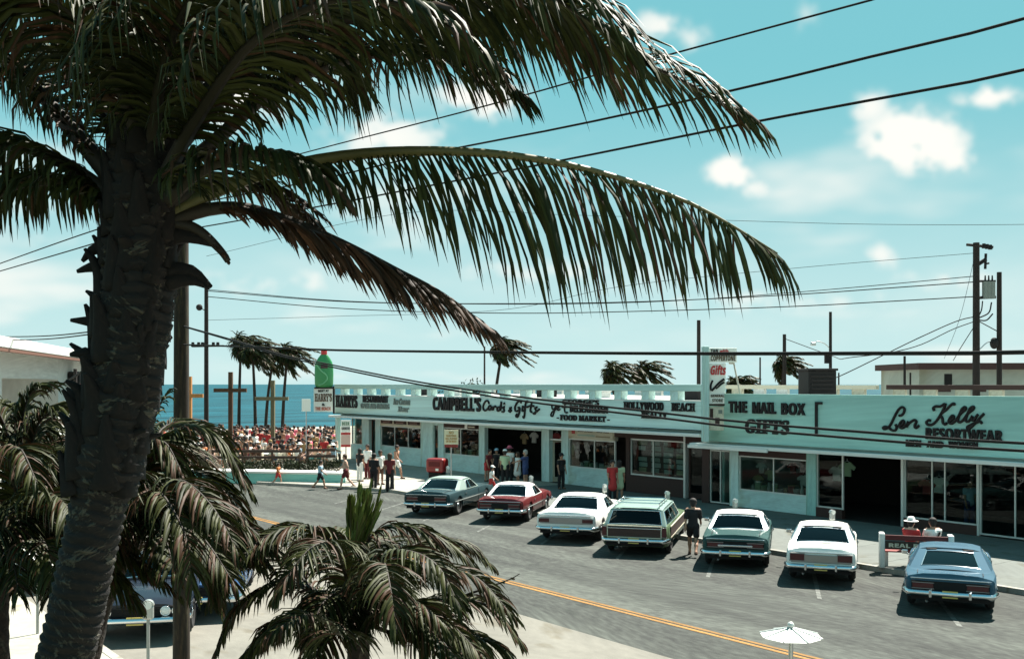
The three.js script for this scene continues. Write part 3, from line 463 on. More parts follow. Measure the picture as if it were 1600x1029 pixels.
// pose: legs [thigh, shin] swing for each side, arms [upper, lower, outward], lean of the trunk
function skeleton(o) {
  const J = {}, sit = o.pose === 'sit'; let hipY = sit ? 0.5 : 0.93;
  const legs = o.legs || (sit ? [[1.45, 0.05], [1.4, -0.05]] : o.pose === 'walk' ? [[0.45, 0.15], [-0.32, -0.75]] : [[0.03, -0.02], [-0.03, -0.05]]);
  const arms = o.arms || (sit ? [[0.5, 1.2, 0.15], [0.45, 1.3, 0.15]] : o.pose === 'walk' ? [[-0.45, -0.15, 0.1], [0.4, 0.9, 0.1]] : [[0.05, 0.3, 0.12], [0, 0.35, 0.12]]);
  const lean = o.lean || (o.pose === 'walk' ? 0.06 : sit ? 0.08 : 0), tw = (p, l) => [p[0], hipY + l * Math.cos(lean), l * Math.sin(lean)];
  if (!sit && !o.legs) hipY = o.pose === 'walk' ? 0.89 : 0.93;
  J.pelvis = [0, hipY, 0]; J.belly = tw([0], 0.16); J.chest = tw([0], 0.36); J.neck = tw([0], 0.53); J.head = add(tw([0], 0.68), [0, 0, 0.02]);
  for (const [s, i] of [[1, 0], [-1, 1]]) {
    const sh = add(tw([0], 0.49), [s * 0.175, -0.01, 0]), el = add(sh, [s * 0.28 * Math.sin(arms[i][2]), ...rot(0.28, arms[i][0]).slice(1)]), wr = add(el, [s * 0.06 * Math.sin(arms[i][2]), ...rot(0.25, arms[i][1]).slice(1)]);
    const hp = [s * 0.09, hipY - 0.02, 0], kn = add(hp, [s * 0.02, ...rot(0.42, legs[i][0]).slice(1)]), an = add(kn, rot(0.41, legs[i][1]));
    J[i ? 'R' : 'L'] = { sh, el, wr, hp, kn, an, toe: add(an, [s * 0.02, -0.045, 0.15]), hand: add(wr, rot(0.09, arms[i][1])) };
  }
  const low = Math.min(...['L', 'R'].map((k) => Math.min(J[k].toe[1] - 0.035, J[k].an[1] - 0.06))); J.drop = -low; return J;
}
const skins = { tan: M(0.36, 0.19, 0.12, 0.6), pale: M(0.50, 0.31, 0.23, 0.6), brown: M(0.20, 0.095, 0.055, 0.6) }, hairs = { dark: M(0.015, 0.010, 0.008, 0.8), brown: M(0.05, 0.025, 0.012, 0.8), grey: M(0.35, 0.33, 0.3, 0.8), blond: M(0.3, 0.2, 0.08, 0.8) };
const cloth = { white: M(0.75, 0.74, 0.70, 0.9), red: M(0.40, 0.03, 0.03, 0.9), maroon: M(0.12, 0.015, 0.018, 0.9), blue: M(0.03, 0.05, 0.14, 0.9), black: M(0.012, 0.010, 0.011, 0.9), orange: M(0.55, 0.16, 0.04, 0.9), yellow: M(0.38, 0.24, 0.10, 0.9), pink: M(0.62, 0.12, 0.18, 0.9), mint: M(0.42, 0.52, 0.33, 0.9), sky: M(0.30, 0.45, 0.55, 0.9), brown: M(0.08, 0.04, 0.025, 0.9), tealish: M(0.05, 0.2, 0.2, 0.9) };
const hatGeo = new THREE.LatheGeometry([[0.001, 0.13], [0.07, 0.125], [0.105, 0.08], [0.112, 0.02], [0.20, 0.005], [0.20, -0.008], [0.11, 0.0]].map(([a, b]) => new THREE.Vector2(a, b)), 16), capGeo = mergeGeometries([new THREE.LatheGeometry([[0.001, 0.12], [0.08, 0.10], [0.112, 0.04], [0.115, -0.01]].map(([a, b]) => new THREE.Vector2(a, b)), 14).toNonIndexed(), new THREE.CylinderGeometry(0.09, 0.09, 0.012, 14).translate(0, 0, 0.11).toNonIndexed()]);
function makePerson(name, label, o) {
  const c = o.cell || 0.022, J = skeleton(o), t = thing(name, label, 'person', V3(0, 0, 0), 0, o.group), w = o.wide || 1;
  const inner = new THREE.Group(), k = (o.tall || 1.72) / 1.75; t.scale.setScalar(k);
  const torso = (e) => [[add(J.pelvis, [0.05, 0, 0]), add(J.pelvis, [-0.05, 0, 0]), 0.115 * w + e, 0.115 * w + e], [J.pelvis, J.belly, 0.13 * w + e, 0.115 * w + e], [J.belly, J.chest, 0.115 * w + e, 0.13 * w + e], [mix(J.L.sh, J.chest, 0.25), mix(J.R.sh, J.chest, 0.25), 0.085 + e, 0.085 + e]];
  const b = [...torso(0), [J.chest, J.neck, 0.1, 0.055], [J.neck, J.head, 0.05, 0.06], [add(J.head, [0, 0.03, -0.015]), add(J.head, [0, -0.05, 0.02]), 0.1, 0.068], [add(J.head, [0, -0.005, 0.09]), add(J.head, [0, -0.03, 0.105]), 0.012, 0.017], [add(J.head, [0.09, 0, 0]), add(J.head, [0.095, -0.03, -0.005]), 0.018, 0.012], [add(J.head, [-0.09, 0, 0]), add(J.head, [-0.095, -0.03, -0.005]), 0.018, 0.012]];
  for (const s of ['L', 'R']) { const q = J[s]; b.push([q.sh, q.el, 0.052, 0.04], [q.el, q.wr, 0.04, 0.028], [q.wr, q.hand, 0.03, 0.03], [q.hp, q.kn, 0.082, 0.055], [q.kn, mix(q.kn, q.an, 0.4), 0.055, 0.055], [mix(q.kn, q.an, 0.4), q.an, 0.055, 0.036], [q.an, q.toe, 0.042, 0.032]); }
  const fingers = []; // five fingers on each hand, curled a little, the thumb from the side of the palm
  if (!o.small) for (const s of ['L', 'R']) { const q = J[s], d = V3(...q.hand).sub(V3(...q.wr)).normalize(), side = V3(0, 0, 1).cross(d).normalize().length() > 0.1 ? V3(1, 0, 0).cross(d).normalize() : V3(0, 0, 1), h = V3(...q.hand); for (let i = 0; i < 5; i++) { const th = i === 4, st = h.clone().addScaledVector(side, th ? 0.03 : -0.025 + i * 0.017).addScaledVector(d, th ? -0.03 : 0.015), e1 = st.clone().addScaledVector(d, th ? 0.035 : 0.045).addScaledVector(side, th ? 0.03 : 0); fingers.push(tube([st, e1, e1.clone().addScaledVector(d, 0.012 + 0.008 * (i % 3)).add(V3(s === 'L' ? -0.018 : 0.018, 0, 0))], 0.0095, 0.007, 3, 5)); } }
  const bg = netOf(b, c, null, 0.035);
  const body = mesh('body', fingers.length ? [bg, ...fingers] : bg, skins[o.skin || 'tan'], t);
  const cl = (n, list, m, cut) => mesh(n, netOf(list, c, cut, 0.03), m, t);
  if (o.top) { const e = 0.02, l = torso(e); for (const s of ['L', 'R']) l.push([J[s].sh, mix(J[s].sh, J[s].el, o.sleeve || 0.55), 0.075, 0.068]); cl(o.dress ? 'dress' : 'shirt', o.dress ? [...l, [J.belly, add(J.pelvis, [0, -0.32, 0.02]), 0.14, 0.2]] : l, cloth[o.top], (x, y, z) => y - J.neck[1] + 0.03); }
  if (o.legwear) { const e = o.legwear === 'shorts' ? 0.42 : 0.97, l = [[add(J.pelvis, [0.05, 0, 0]), add(J.pelvis, [-0.05, 0, 0]), 0.14 * w, 0.14 * w]]; for (const s of ['L', 'R']) { const q = J[s]; if (e < 0.5) l.push([q.hp, mix(q.hp, q.kn, 0.62), 0.105, 0.095]); else l.push([q.hp, q.kn, 0.102, 0.08], [q.kn, mix(q.kn, q.an, 0.92), 0.08, o.flare ? 0.105 : 0.07]); } cl(o.legwear, l, cloth[o.legColor || 'blue'], (x, y, z) => y - J.belly[1] + 0.02); }
  if (o.hair !== 'none') { const hh = add(J.head, [0, 0.035, -0.02]); cl('hair', [[hh, add(J.head, [0, o.long ? -0.16 : -0.03, -0.05]), 0.118, o.long ? 0.09 : 0.085]], hairs[o.hair || 'dark'], (x, y, z) => Math.min((z - J.head[2] - 0.055), -(y - J.head[1] - 0.055)) ); }
  if (!o.small) for (const s of [-1, 1]) mesh('eye', new THREE.SphereGeometry(0.011, 8, 6).translate(J.head[0] + s * 0.035, J.head[1] + 0.005, J.head[2] + 0.088), hairs.dark, t);
  if (o.hat) { const h = mesh('hat', o.hat === 'cap' ? capGeo : hatGeo, cloth[o.hatColor || 'white'], t); h.position.set(J.head[0], J.head[1] + 0.06, J.head[2] - 0.01); }
  if (!o.small) for (const s of ['L', 'R']) mesh('shoe', netOf([[add(J[s].an, [0, -0.03, -0.03]), J[s].toe, 0.05, 0.042]], 0.025), o.shoe ? cloth[o.shoe] : cloth.brown, t);
  for (const ch of t.children) ch.position.y += J.drop;
  t.userData.seat = (J.pelvis[1] + J.drop) * k; delete t.userData.seat;
  return t;
}
const face = (t, p, turn) => { t.position.copy(p); t.rotation.y = turn; return t; };
// turn: 0 looks at the camera, PI away, PI/2 to the right of the picture
const people = [
  // [pixel x, foot row, ground, turn, label, options]
  [540, 764, 0, -1.4, 'bare-chested youth in maroon shorts striding across the street end', { pose: 'walk', legwear: 'shorts', legColor: 'maroon', skin: 'pale', tall: 1.72, hair: 'brown' }],
  [500, 764, 0, 1.5, 'child in pale top and dark shorts striding toward the shops', { pose: 'walk', top: 'sky', legwear: 'shorts', legColor: 'black', tall: 1.42 }],
  [434, 757, 0, 1.35, 'small child in orange swimsuit walking past the low aqua wall', { pose: 'walk', top: 'orange', legwear: 'shorts', legColor: 'red', tall: 1.12, skin: 'tan' }],
  [469, 740, 0.13, 0.4, 'small child in brown swimwear standing behind the low aqua wall', { legwear: 'shorts', legColor: 'brown', tall: 1.2, skin: 'brown' }],
  [562, 752, 0.13, 2.6, 'person in dark top and white trousers standing on the corner', { top: 'black', legwear: 'trousers', legColor: 'white', tall: 1.66, long: true }],
  [574, 748, 0.13, -0.5, 'person in white shirt and dark red trousers beside the white-trousered companion', { top: 'white', legwear: 'trousers', legColor: 'maroon', tall: 1.78, sleeve: 0.9 }],
  [584, 766, 0, 2.9, 'person all in black standing at the kerb of the corner', { top: 'black', legwear: 'trousers', legColor: 'black', tall: 1.76, skin: 'tan', sleeve: 0.9, legs: [[0.12, 0.05], [-0.12, -0.12]] }],
  [594, 757, 0.13, 0.7, 'person in white shirt standing behind the black-clad figure', { top: 'white', legwear: 'shorts', legColor: 'brown', tall: 1.68, skin: 'brown' }],
  [609, 768, 0, 3.0, 'person in maroon shirt and black flared trousers standing at the kerb', { top: 'maroon', legwear: 'trousers', legColor: 'black', flare: true, tall: 1.80, hair: 'brown', long: true }],
  [619, 748, 0.13, 1.2, 'bare-chested man with a towel walking on the sunlit corner', { pose: 'walk', legwear: 'shorts', legColor: 'white', tall: 1.8, skin: 'tan' }],
  [761, 752, 0.13, 1.0, 'person in dark red shirt leaning at the card shop entrance', { top: 'maroon', legwear: 'shorts', legColor: 'red', tall: 1.66, lean: 0.25 }],
  [789, 758, 0.13, 3.1, 'stout man in pale green shirt and white cap at the shop entrance', { top: 'mint', legwear: 'trousers', legColor: 'black', tall: 1.72, wide: 1.25, hat: 'cap' }],
  [796, 752, 0.13, 2.8, 'person in a pink hat standing behind the stout man', { top: 'white', legwear: 'trousers', legColor: 'black', tall: 1.76, hat: 'brim', hatColor: 'pink' }],
  [776, 750, 0.13, -0.6, 'person in light blue cap inside the card shop entrance', { top: 'black', legwear: 'trousers', legColor: 'black', tall: 1.6, hat: 'cap', hatColor: 'sky' }],
  [809, 757, 0.13, -1.2, 'person in white dress beside the man in dark blue', { top: 'white', dress: true, tall: 1.6, long: true, hair: 'brown' }],
  [821, 760, 0.13, -1.9, 'man in dark blue shirt and shorts with grey hair', { top: 'blue', legwear: 'shorts', legColor: 'blue', tall: 1.76, hair: 'grey', arms: [[0.9, 1.3, 0.1], [0, 0.3, 0.1]] }],
  [768, 772, 0.13, 1.4, 'child in white and red carrying a bag between the parked cars', { pose: 'walk', top: 'white', legwear: 'trousers', legColor: 'red', tall: 1.3, hat: 'cap' }],
  [877, 764, 0.13, 0.6, 'person in white-collared dark shirt in the delicatessen doorway', { top: 'black', legwear: 'trousers', legColor: 'black', tall: 1.66, hat: 'cap', hatColor: 'black' }],
  [957, 782, 0.13, 0.3, 'person in a red dress beside the realty window', { top: 'red', dress: true, legwear: 'trousers', legColor: 'black', tall: 1.7 }],
  [968, 780, 0.13, 2.9, 'person in pale green top near the realty window', { top: 'mint', dress: true, tall: 1.66, long: true }],
  [1083, 868, 0, 2.9, 'person in black with bare legs walking beside the wood-panelled station wagon', { pose: 'walk', top: 'black', legwear: 'shorts', legColor: 'black', tall: 1.72, skin: 'tan', sleeve: 0.9 }],
  [1488, 822, 0.145, 0.3, 'person in bluish shirt inside the resortwear shop window', { top: 'sky', legwear: 'trousers', legColor: 'blue', tall: 1.7 }],
];
for (const [px, py, y, turn, label, o] of people) {
  const t = makePerson('person', label, o); let p = G(px, py, y); if (label.includes('inside the resortwear')) p = shopB.localToWorld(V3(bx(1488), 0.02, -1.1)); face(t, p, turn);
}
// promenade crowd: ten kinds of beachgoer, each cloned and set down one by one
{
  const kinds = [['white shirt', { pose: 'sit', top: 'white', legwear: 'shorts', legColor: 'blue' }], ['dark maroon shirt', { pose: 'sit', top: 'maroon', legwear: 'trousers', legColor: 'black' }], ['orange top', { pose: 'sit', top: 'orange', legwear: 'shorts', legColor: 'white', long: true }], ['swim shorts and bare chest', { pose: 'stand', legwear: 'shorts', legColor: 'red', skin: 'tan' }], ['white dress', { pose: 'stand', top: 'white', dress: true, long: true }], ['red top', { pose: 'stand', top: 'red', legwear: 'trousers', legColor: 'white' }], ['black shirt', { pose: 'stand', top: 'black', legwear: 'trousers', legColor: 'brown' }], ['pale blue shirt and sun hat', { pose: 'sit', top: 'sky', legwear: 'shorts', legColor: 'white', hat: 'brim' }], ['tan top', { pose: 'walk', top: 'yellow', legwear: 'shorts', legColor: 'blue' }], ['brown swimsuit', { pose: 'sit', top: 'brown', skin: 'brown' }], ['pink top and white shorts', { pose: 'walk', top: 'pink', legwear: 'shorts', legColor: 'white', skin: 'pale' }], ['bare chest and bleached hair', { pose: 'sit', legwear: 'shorts', legColor: 'tealish', skin: 'pale', hair: 'blond' }]];
  const proto = kinds.map(([d, o]) => { const p = makePerson('beachgoer', `${o.pose === 'sit' ? 'seated' : o.pose === 'walk' ? 'walking' : 'standing'} beachgoer in ${d} among the promenade crowd`, { ...o, cell: 0.036, small: true, tall: 1.7, group: 'crowd on the beach promenade' }); return p; });
  const used = proto.map(() => 0), rc = seeded(99), spots = [];
  for (let i = 0; i < 640; i++) {
    const px = 203 + 322 * rc(), row = Math.floor(rc() * 5), Z = 59.5 + row * 4.4 + rc() * 4.2; let k = Math.floor(rc() * kinds.length); if (row >= 3 && kinds[k][1].pose === 'sit' && rc() < 0.8) k = pick([3, 4, 5, 6, 8, 10]); if (row < 2 && kinds[k][1].pose !== 'sit' && rc() < 0.7) k = pick([0, 1, 2, 7, 9, 11]);
    const p = GZ(px, Z, 0.12); if (spots.some((s) => s.distanceTo(p) < 0.5)) continue; spots.push(p);
    const turn = rc() * 6.28, t = used[k]++ ? copyOf(proto[k], p, turn) : face(proto[k], p, turn); t.scale.setScalar(0.9 + 0.14 * rc());
    if (kinds[k][1].pose === 'sit') crowdSeats.push([p, turn]);
  }
}
// ---------------------------------------------------------------- cars (local z runs from the tail at 0 to the nose, y up)
const csg = new Evaluator(); csg.attributes = ['position', 'normal', 'uv']; csg.useGroups = false;
const paint = (r, g, b) => M(r, g, b, 0.75, { clearcoat: 0.4, clearcoatRoughness: 0.03, metalness: 0.0, specularIntensity: 0.2 });
const lampRed = M(0.07, 0.004, 0.004, 0.5), lampWhite = M(0.7, 0.7, 0.66, 0.2, { clearcoat: 0.6 }), plateM = M(0.55, 0.42, 0.12, 0.6), seatM = M(0.010, 0.008, 0.008, 0.9), carGlass = M(0.22, 0.26, 0.26, 0.0, { transmission: 1, thickness: 0, ior: 1.3 });
// closed loft through half sections [ [x, y] ... ] mirrored left to right
function loft(stations) {
  const pos = [], idx = [], rings = stations.map(([z, half]) => { const full = [...half.map(([x, y]) => [x, y]), ...half.slice(1, -1).reverse().map(([x, y]) => [-x, y])]; return full.map(([x, y]) => [x, y, z]); }), n = rings[0].length;
  for (const r of rings) for (const p of r) pos.push(...p);
  for (let i = 0; i + 1 < rings.length; i++) for (let j = 0; j < n; j++) { const a = i * n + j, b = i * n + (j + 1) % n, c = a + n, d = b + n; idx.push(a, b, c, b, d, c); }
  for (const [i, f] of [[0, 0], [rings.length - 1, 1]]) { const z = rings[i][0][2], c = pos.length / 3; let cy = 0; for (const p of rings[i]) cy += p[1] / n; pos.push(0, cy, z); for (let j = 0; j < n; j++) { const a = i * n + j, b = i * n + (j + 1) % n; f ? idx.push(c, a, b) : idx.push(c, b, a); } }
  const g = new THREE.BufferGeometry(); g.setAttribute('position', new THREE.Float32BufferAttribute(pos, 3)); g.setAttribute('uv', new THREE.Float32BufferAttribute(new Float32Array(pos.length / 3 * 2), 2)); g.setIndex(idx); g.computeVertexNormals(); return g;
}
const lerpTable = (tb, z) => { for (let i = 0; i + 1 < tb.length; i++) if (z <= tb[i + 1][0]) { const t = (z - tb[i][0]) / (tb[i + 1][0] - tb[i][0]), s = t * t * (3 - 2 * t) * 0.5 + t * 0.5; return tb[i].map((v, k) => v + (tb[i + 1][k] - v) * s); } return tb[tb.length - 1]; };
// a curved face between four corners a b (bottom) c d (top), bulged outward; panes are cut out of it by fractions
function facePatch(a, b, c, d, bulge, cuts, out) {
  const pt = (u, v) => { const p = a.clone().multiplyScalar((1 - u) * (1 - v)).addScaledVector(b, u * (1 - v)).addScaledVector(c, u * v).addScaledVector(d, (1 - u) * v); return p.addScaledVector(out, bulge * (1 - (2 * u - 1) ** 2) * (1 - 0.5 * v * v)); };
  const grid = (u0, u1, v0, v1, nu, nv, off = 0) => { const pos = [], idx = []; for (let j = 0; j <= nv; j++) for (let i = 0; i <= nu; i++) { const p = pt(u0 + (u1 - u0) * i / nu, v0 + (v1 - v0) * j / nv).addScaledVector(out, off); pos.push(p.x, p.y, p.z); if (i < nu && j < nv) { const q = j * (nu + 1) + i; idx.push(q, q + 1, q + nu + 1, q + 1, q + nu + 2, q + nu + 1); } } const g = new THREE.BufferGeometry(); g.setAttribute('position', new THREE.Float32BufferAttribute(pos, 3)); g.setAttribute('uv', new THREE.Float32BufferAttribute(new Float32Array(pos.length / 3 * 2), 2)); g.setIndex(idx); g.computeVertexNormals(); return g; };
  const us = [0, ...cuts.flatMap((k) => [k[0], k[1]]), 1], v0 = cuts[0][2], v1 = cuts[0][3], fr = [grid(0, 1, 0, v0, 8, 1), grid(0, 1, v1, 1, 8, 1)], panes = [], trims = [];
  for (let i = 0; i < us.length; i += 2) if (us[i + 1] - us[i] > 1e-4) fr.push(grid(us[i], us[i + 1], v0, v1, 2, 4));
  for (const [a0, a1] of cuts) { panes.push(grid(a0, a1, v0, v1, 6, 4, -0.006)); const e = 0.012, q = [[a0, v0], [a1, v0], [a1, v1], [a0, v1], [a0, v0]]; for (let i = 0; i < 4; i++) { const pts = [0, 0.33, 0.66, 1].map((s) => pt(q[i][0] + (q[i + 1][0] - q[i][0]) * s, q[i][1] + (q[i + 1][1] - q[i][1]) * s).addScaledVector(out, 0.003)); trims.push(tube(pts, e, e, 4, 4)); } }
  return { frame: fr, panes, trims };
}
function makeCar(label, o) {
  const L = o.L || 5.1, w = (o.W || 1.9) / 2, t = thing(o.wagon ? 'station_wagon' : 'parked_car', label, 'car', V3(0, 0, 0), 0, o.group), belt = o.belt || 0.88, bm = o.paint, rm = o.roof || bm;
  const dk = o.deck || 0.92, hood = o.hood || 0.90, rb = o.rb ?? 1.25, fb = o.fb ?? 3.35, rt = o.rt ?? 1.9, ft = o.ft ?? 2.75, ry = o.roofY || 1.28;   // cabin: rear and front at the belt and at the roof
  const yb = 0.24, lip = o.wagon ? 0 : 0.03;
  // z, width factor, top at the centre line, shoulder, underside
  const tb = [[0, 0.90, dk - 0.10, dk - 0.13, 0.46], [0.06, 0.95, dk - 0.01 + lip, dk - 0.06, 0.38], [0.30, 0.985, dk + 0.015, belt, 0.32], [rb * 0.8, 1.0, dk + 0.01, belt + 0.015, yb], [rb + 0.35, 1.0, belt + 0.01, belt + (o.hip ?? 0.02), yb], [(rb + fb) / 2, 0.985, belt, belt - 0.03, yb], [fb - 0.1, 0.99, belt + 0.02, belt - 0.02, yb], [fb + 0.35, 1.0, hood + 0.015, belt - 0.01, yb], [L - 0.8, 0.99, hood - 0.02, belt - 0.05, 0.28], [L - 0.18, 0.95, hood - 0.07, belt - 0.12, 0.36], [L, 0.90, hood - 0.14, belt - 0.2, 0.44]];
  const zs = []; for (let z = 0; z < L - 1e-6; z += L / 34) zs.push(z); zs.splice(1, 0, 0.03, 0.06, 0.1); zs.push(L - 0.08, L); zs.sort((a, b) => a - b);
  const st = zs.map((z) => { const [, f, top, sh, b] = lerpTable(tb, z), W2 = w * f; return [z, [[0, b], [W2 * 0.8, b], [W2 * 0.95, b + 0.05], [W2 * 0.985, b + 0.14], [W2, b + (sh - b) * 0.55], [W2 * 0.985, sh - 0.05], [W2 * 0.955, sh - 0.006], [W2 * 0.90, sh + 0.012], [W2 * 0.62, sh + (top - sh) * 0.75 + 0.008], [0, top + 0.008]]]; });
  let body = loft(st); const ra = 0.82, fa = L - 0.95 - 0.05, wr = o.wr || 0.335, za = [o.ra || 1.05, o.fa || fa];
  let brush = new Brush(body.toNonIndexed()); brush.updateMatrixWorld();
  try { let base = new Brush(toCreasedNormals(body, 0.6)); base.updateMatrixWorld(); for (const z of za) for (const s of [-1, 1]) { const cg = new THREE.CylinderGeometry(wr + 0.055, wr + 0.055, 0.42, 20).rotateZ(Math.PI / 2).translate(s * (w - 0.02), wr, z).toNonIndexed(), cb = new Brush(cg); cb.updateMatrixWorld(); base = csg.evaluate(base, cb, SUBTRACTION); base.updateMatrixWorld(); } body = toCreasedNormals(base.geometry, 0.55); } catch (e) { console.log('arch', e.message); body = toCreasedNormals(body, 0.6); }
  const bd = mesh('body', body, bm, t);
  // trunk and door seams as thin dark grooves of real depth are too fine here: raised shut-line strips
  const seam = []; for (const s of [-1, 1]) { seam.push(box(0.012, 0.012, rb * 0.62, s * w * 0.70, dk + 0.018, rb * 0.42)); for (const z of o.doors || [rb + 0.45, fb - 0.15]) seam.push(box(0.012, belt - 0.40, 0.012, s * (w * 0.985 + 0.001), 0.32 + (belt - 0.36) / 2, z)); }
  if (!o.wagon) mesh('shut_lines', seam, mat.soot, bd);
  mesh('door_handle', [-1, 1].map((s) => box(0.03, 0.03, 0.16, s * (w * 0.985 + 0.012), belt - 0.12, rb + 0.6)), mat.chrome, bd);
  mesh('side_trim', [-1, 1].map((s) => box(0.02, 0.03, L - 1.0, s * (w * 1.0 + 0.003), 0.56, L / 2)), mat.chrome, bd);
  // cabin
  const bw = w * 0.915, tw = w * (o.tumble || 0.72), y0 = belt - 0.005, C = (x, y, z) => V3(x, y, z);
  const BL = C(bw, y0, rb), BR = C(-bw, y0, rb), FL = C(bw, y0, fb), FR = C(-bw, y0, fb), rl = C(tw, ry - 0.05, rt), rR = C(-tw, ry - 0.05, rt), fl = C(tw, ry - 0.03, ft), fR = C(-tw, ry - 0.03, ft);
  const nr = V3(0, rt - rb, -(ry - belt)).normalize(), nf = V3(0, fb - ft, ry - belt).normalize();
  const rear = facePatch(BL, BR, rR, rl, 0.07, [o.rearCut || [0.09, 0.91, 0.06, 0.9]], nr), front = facePatch(FR, FL, fl, fR, 0.10, [[0.06, 0.94, 0.06, 0.92]], nf);
  const sideCuts = o.sideCuts || [[0.26, 0.5, 0.08, 0.88], [0.52, 0.93, 0.08, 0.88]];
  const sl = facePatch(BL, FL, fl, rl, 0.03, sideCuts, V3(1, 0.3, 0).normalize()), sr = facePatch(BR, FR, fR, rR, 0.03, sideCuts, V3(-1, 0.3, 0).normalize());
  const roofPts = []; { const n = 8, pos = [], idx = []; for (let j = 0; j <= n; j++) for (let i = 0; i <= n; i++) { const u = i / n, v = j / n, x = tw * (2 * u - 1), z = rt + (ft - rt) * v, cr = 0.055 * (1 - (2 * u - 1) ** 4), e = 0.05 * (1 - (2 * v - 1) ** 4) * 0.5; const bulgeR = v < 0.02 ? 0 : 0; pos.push(x, ry - 0.05 + 0.02 * v + cr + e, z + (v === 0 ? -0.07 * 0.5 * (1 - (2 * u - 1) ** 2) : v === 1 ? 0.05 * (1 - (2 * u - 1) ** 2) : 0)); if (i < n && j < n) { const q = j * (n + 1) + i; idx.push(q, q + n + 1, q + 1, q + 1, q + n + 1, q + n + 2); } } const g = new THREE.BufferGeometry(); g.setAttribute('position', new THREE.Float32BufferAttribute(pos, 3)); g.setAttribute('uv', new THREE.Float32BufferAttribute(new Float32Array(pos.length / 3 * 2), 2)); g.setIndex(idx); g.computeVertexNormals(); roofPts.push(g); }
  const roof = mesh('roof', [...roofPts, ...rear.frame, ...front.frame, ...sl.frame, ...sr.frame], rm, t);
  mesh('window_trim', [...rear.trims, ...front.trims, ...sl.trims, ...sr.trims], mat.chrome, roof);
  mesh('rear_window', rear.panes[0], carGlass, t); mesh('windscreen', front.panes[0], carGlass, t);
  for (const p of [...sl.panes, ...sr.panes]) mesh('side_window', p, carGlass, t);
  // seats and shelf inside
  mesh('interior', [box6(-bw * 0.93, bw * 0.93, belt + 0.012, belt + 0.03, rb + 0.12, fb - 0.14)], seatM, t);
  for (const z of o.wagon ? [rb + 1.3, fb - 0.95] : [Math.max(rb + 0.55, rt - 0.05), fb - 0.85]) mesh('seat', [rbox(bw * 1.7, 0.24, 0.16, 0.06, 0, belt + 0.14, z), rbox(0.24, 0.12, 0.1, 0.04, bw * 0.45, belt + 0.29, z), rbox(0.24, 0.12, 0.1, 0.04, -bw * 0.45, belt + 0.29, z)], seatM, t);
  mesh('steering_wheel', new THREE.TorusGeometry(0.18, 0.015, 6, 16).rotateX(-0.4).translate(bw * 0.45, belt + 0.12, fb - 0.45), mat.black, t);
  // bumpers wrap round the corners
  const bump = (z, s, y) => { const pts = []; for (let i = -8; i <= 8; i++) { const a = i / 8, ab = Math.abs(a); pts.push(V3(a * w * 0.985, y, z - s * (0.055 * (1 - a * a) + 0.02) + s * (ab > 0.9 ? (ab - 0.9) * 3.2 : 0))); } const g = tube(pts, 0.062, 0.062, 32, 8); g.computeBoundingBox(); return g; };
  const rbp = mesh('rear_bumper', bump(-0.03, 1, o.bumpY || 0.47), mat.chrome, t), fbp = mesh('front_bumper', bump(L + 0.03, -1, 0.46), mat.chrome, t);
  for (const s of [-1, 1]) mesh('bumper_guard', rbox(0.06, 0.17, 0.06, 0.02, s * w * 0.42, (o.bumpY || 0.47), -0.16), o.guard || mat.chrome, rbp);
  // tail
  const tp = new THREE.Group(), ty = o.tailY || dk - 0.24, tz = -0.012;
  if (o.band) mesh('tail_panel', rbox(w * 1.66, 0.20, 0.03, 0.012, 0, ty, tz + 0.004), o.band, t);
  for (const s of [-1, 1]) { const k = mesh('tail_light', rbox(w * (o.lampW || 0.45), o.lampH || 0.11, 0.03, 0.012, s * w * (o.lampX || 0.58), ty + (o.lampDy || 0), tz - 0.012), lampRed, t); mesh('lamp_bezel', [box(w * (o.lampW || 0.45) + 0.03, 0.015, 0.03, s * w * (o.lampX || 0.58), ty + (o.lampDy || 0) + (o.lampH || 0.11) / 2 + 0.008, tz - 0.004), box(w * (o.lampW || 0.45) + 0.03, 0.015, 0.03, s * w * (o.lampX || 0.58), ty + (o.lampDy || 0) - (o.lampH || 0.11) / 2 - 0.008, tz - 0.012)], M(0.25, 0.25, 0.25, 0.4, { metalness: 0.8 }), k); }
  mesh('deck_lip_trim', rbox(w * 1.7, 0.022, 0.03, 0.008, 0, dk - 0.085, tz), mat.chrome, t);
  if (o.strip) mesh('tail_strip', rbox(w * 1.0, 0.05, 0.03, 0.01, 0, ty - 0.02, tz - 0.03), mat.chrome, t);
  const plate = mesh('rear_plate', rbox(0.31, 0.155, 0.012, 0.004, 0, o.plateY || 0.47, o.plateY ? -0.03 : -0.135), plateM, t); mesh('plate_letters', [0, 1, 2, 3, 4].map((i) => box(0.032, 0.07, 0.004, -0.1 + i * 0.05, o.plateY || 0.47, (o.plateY ? -0.03 : -0.135) - 0.008)), M(0.03, 0.03, 0.12, 0.6), plate);
  mesh('valance', box6(-w * 0.84, w * 0.84, 0.30, 0.40, 0.03, 0.14), mat.soot, t);
  mesh('exhaust_pipe', bar(V3(w * 0.5, 0.26, 0.05), V3(w * 0.5, 0.27, 0.6), 0.03), mat.metal, t);
  // nose
  mesh('grille', [rbox(w * 1.62, 0.19, 0.03, 0.01, 0, hood - 0.28, L + 0.006), ...[-2, -1, 0, 1, 2].map((i) => box(w * 1.0, 0.008, 0.02, 0, hood - 0.28 + i * 0.03, L + 0.024))], mat.black, t);
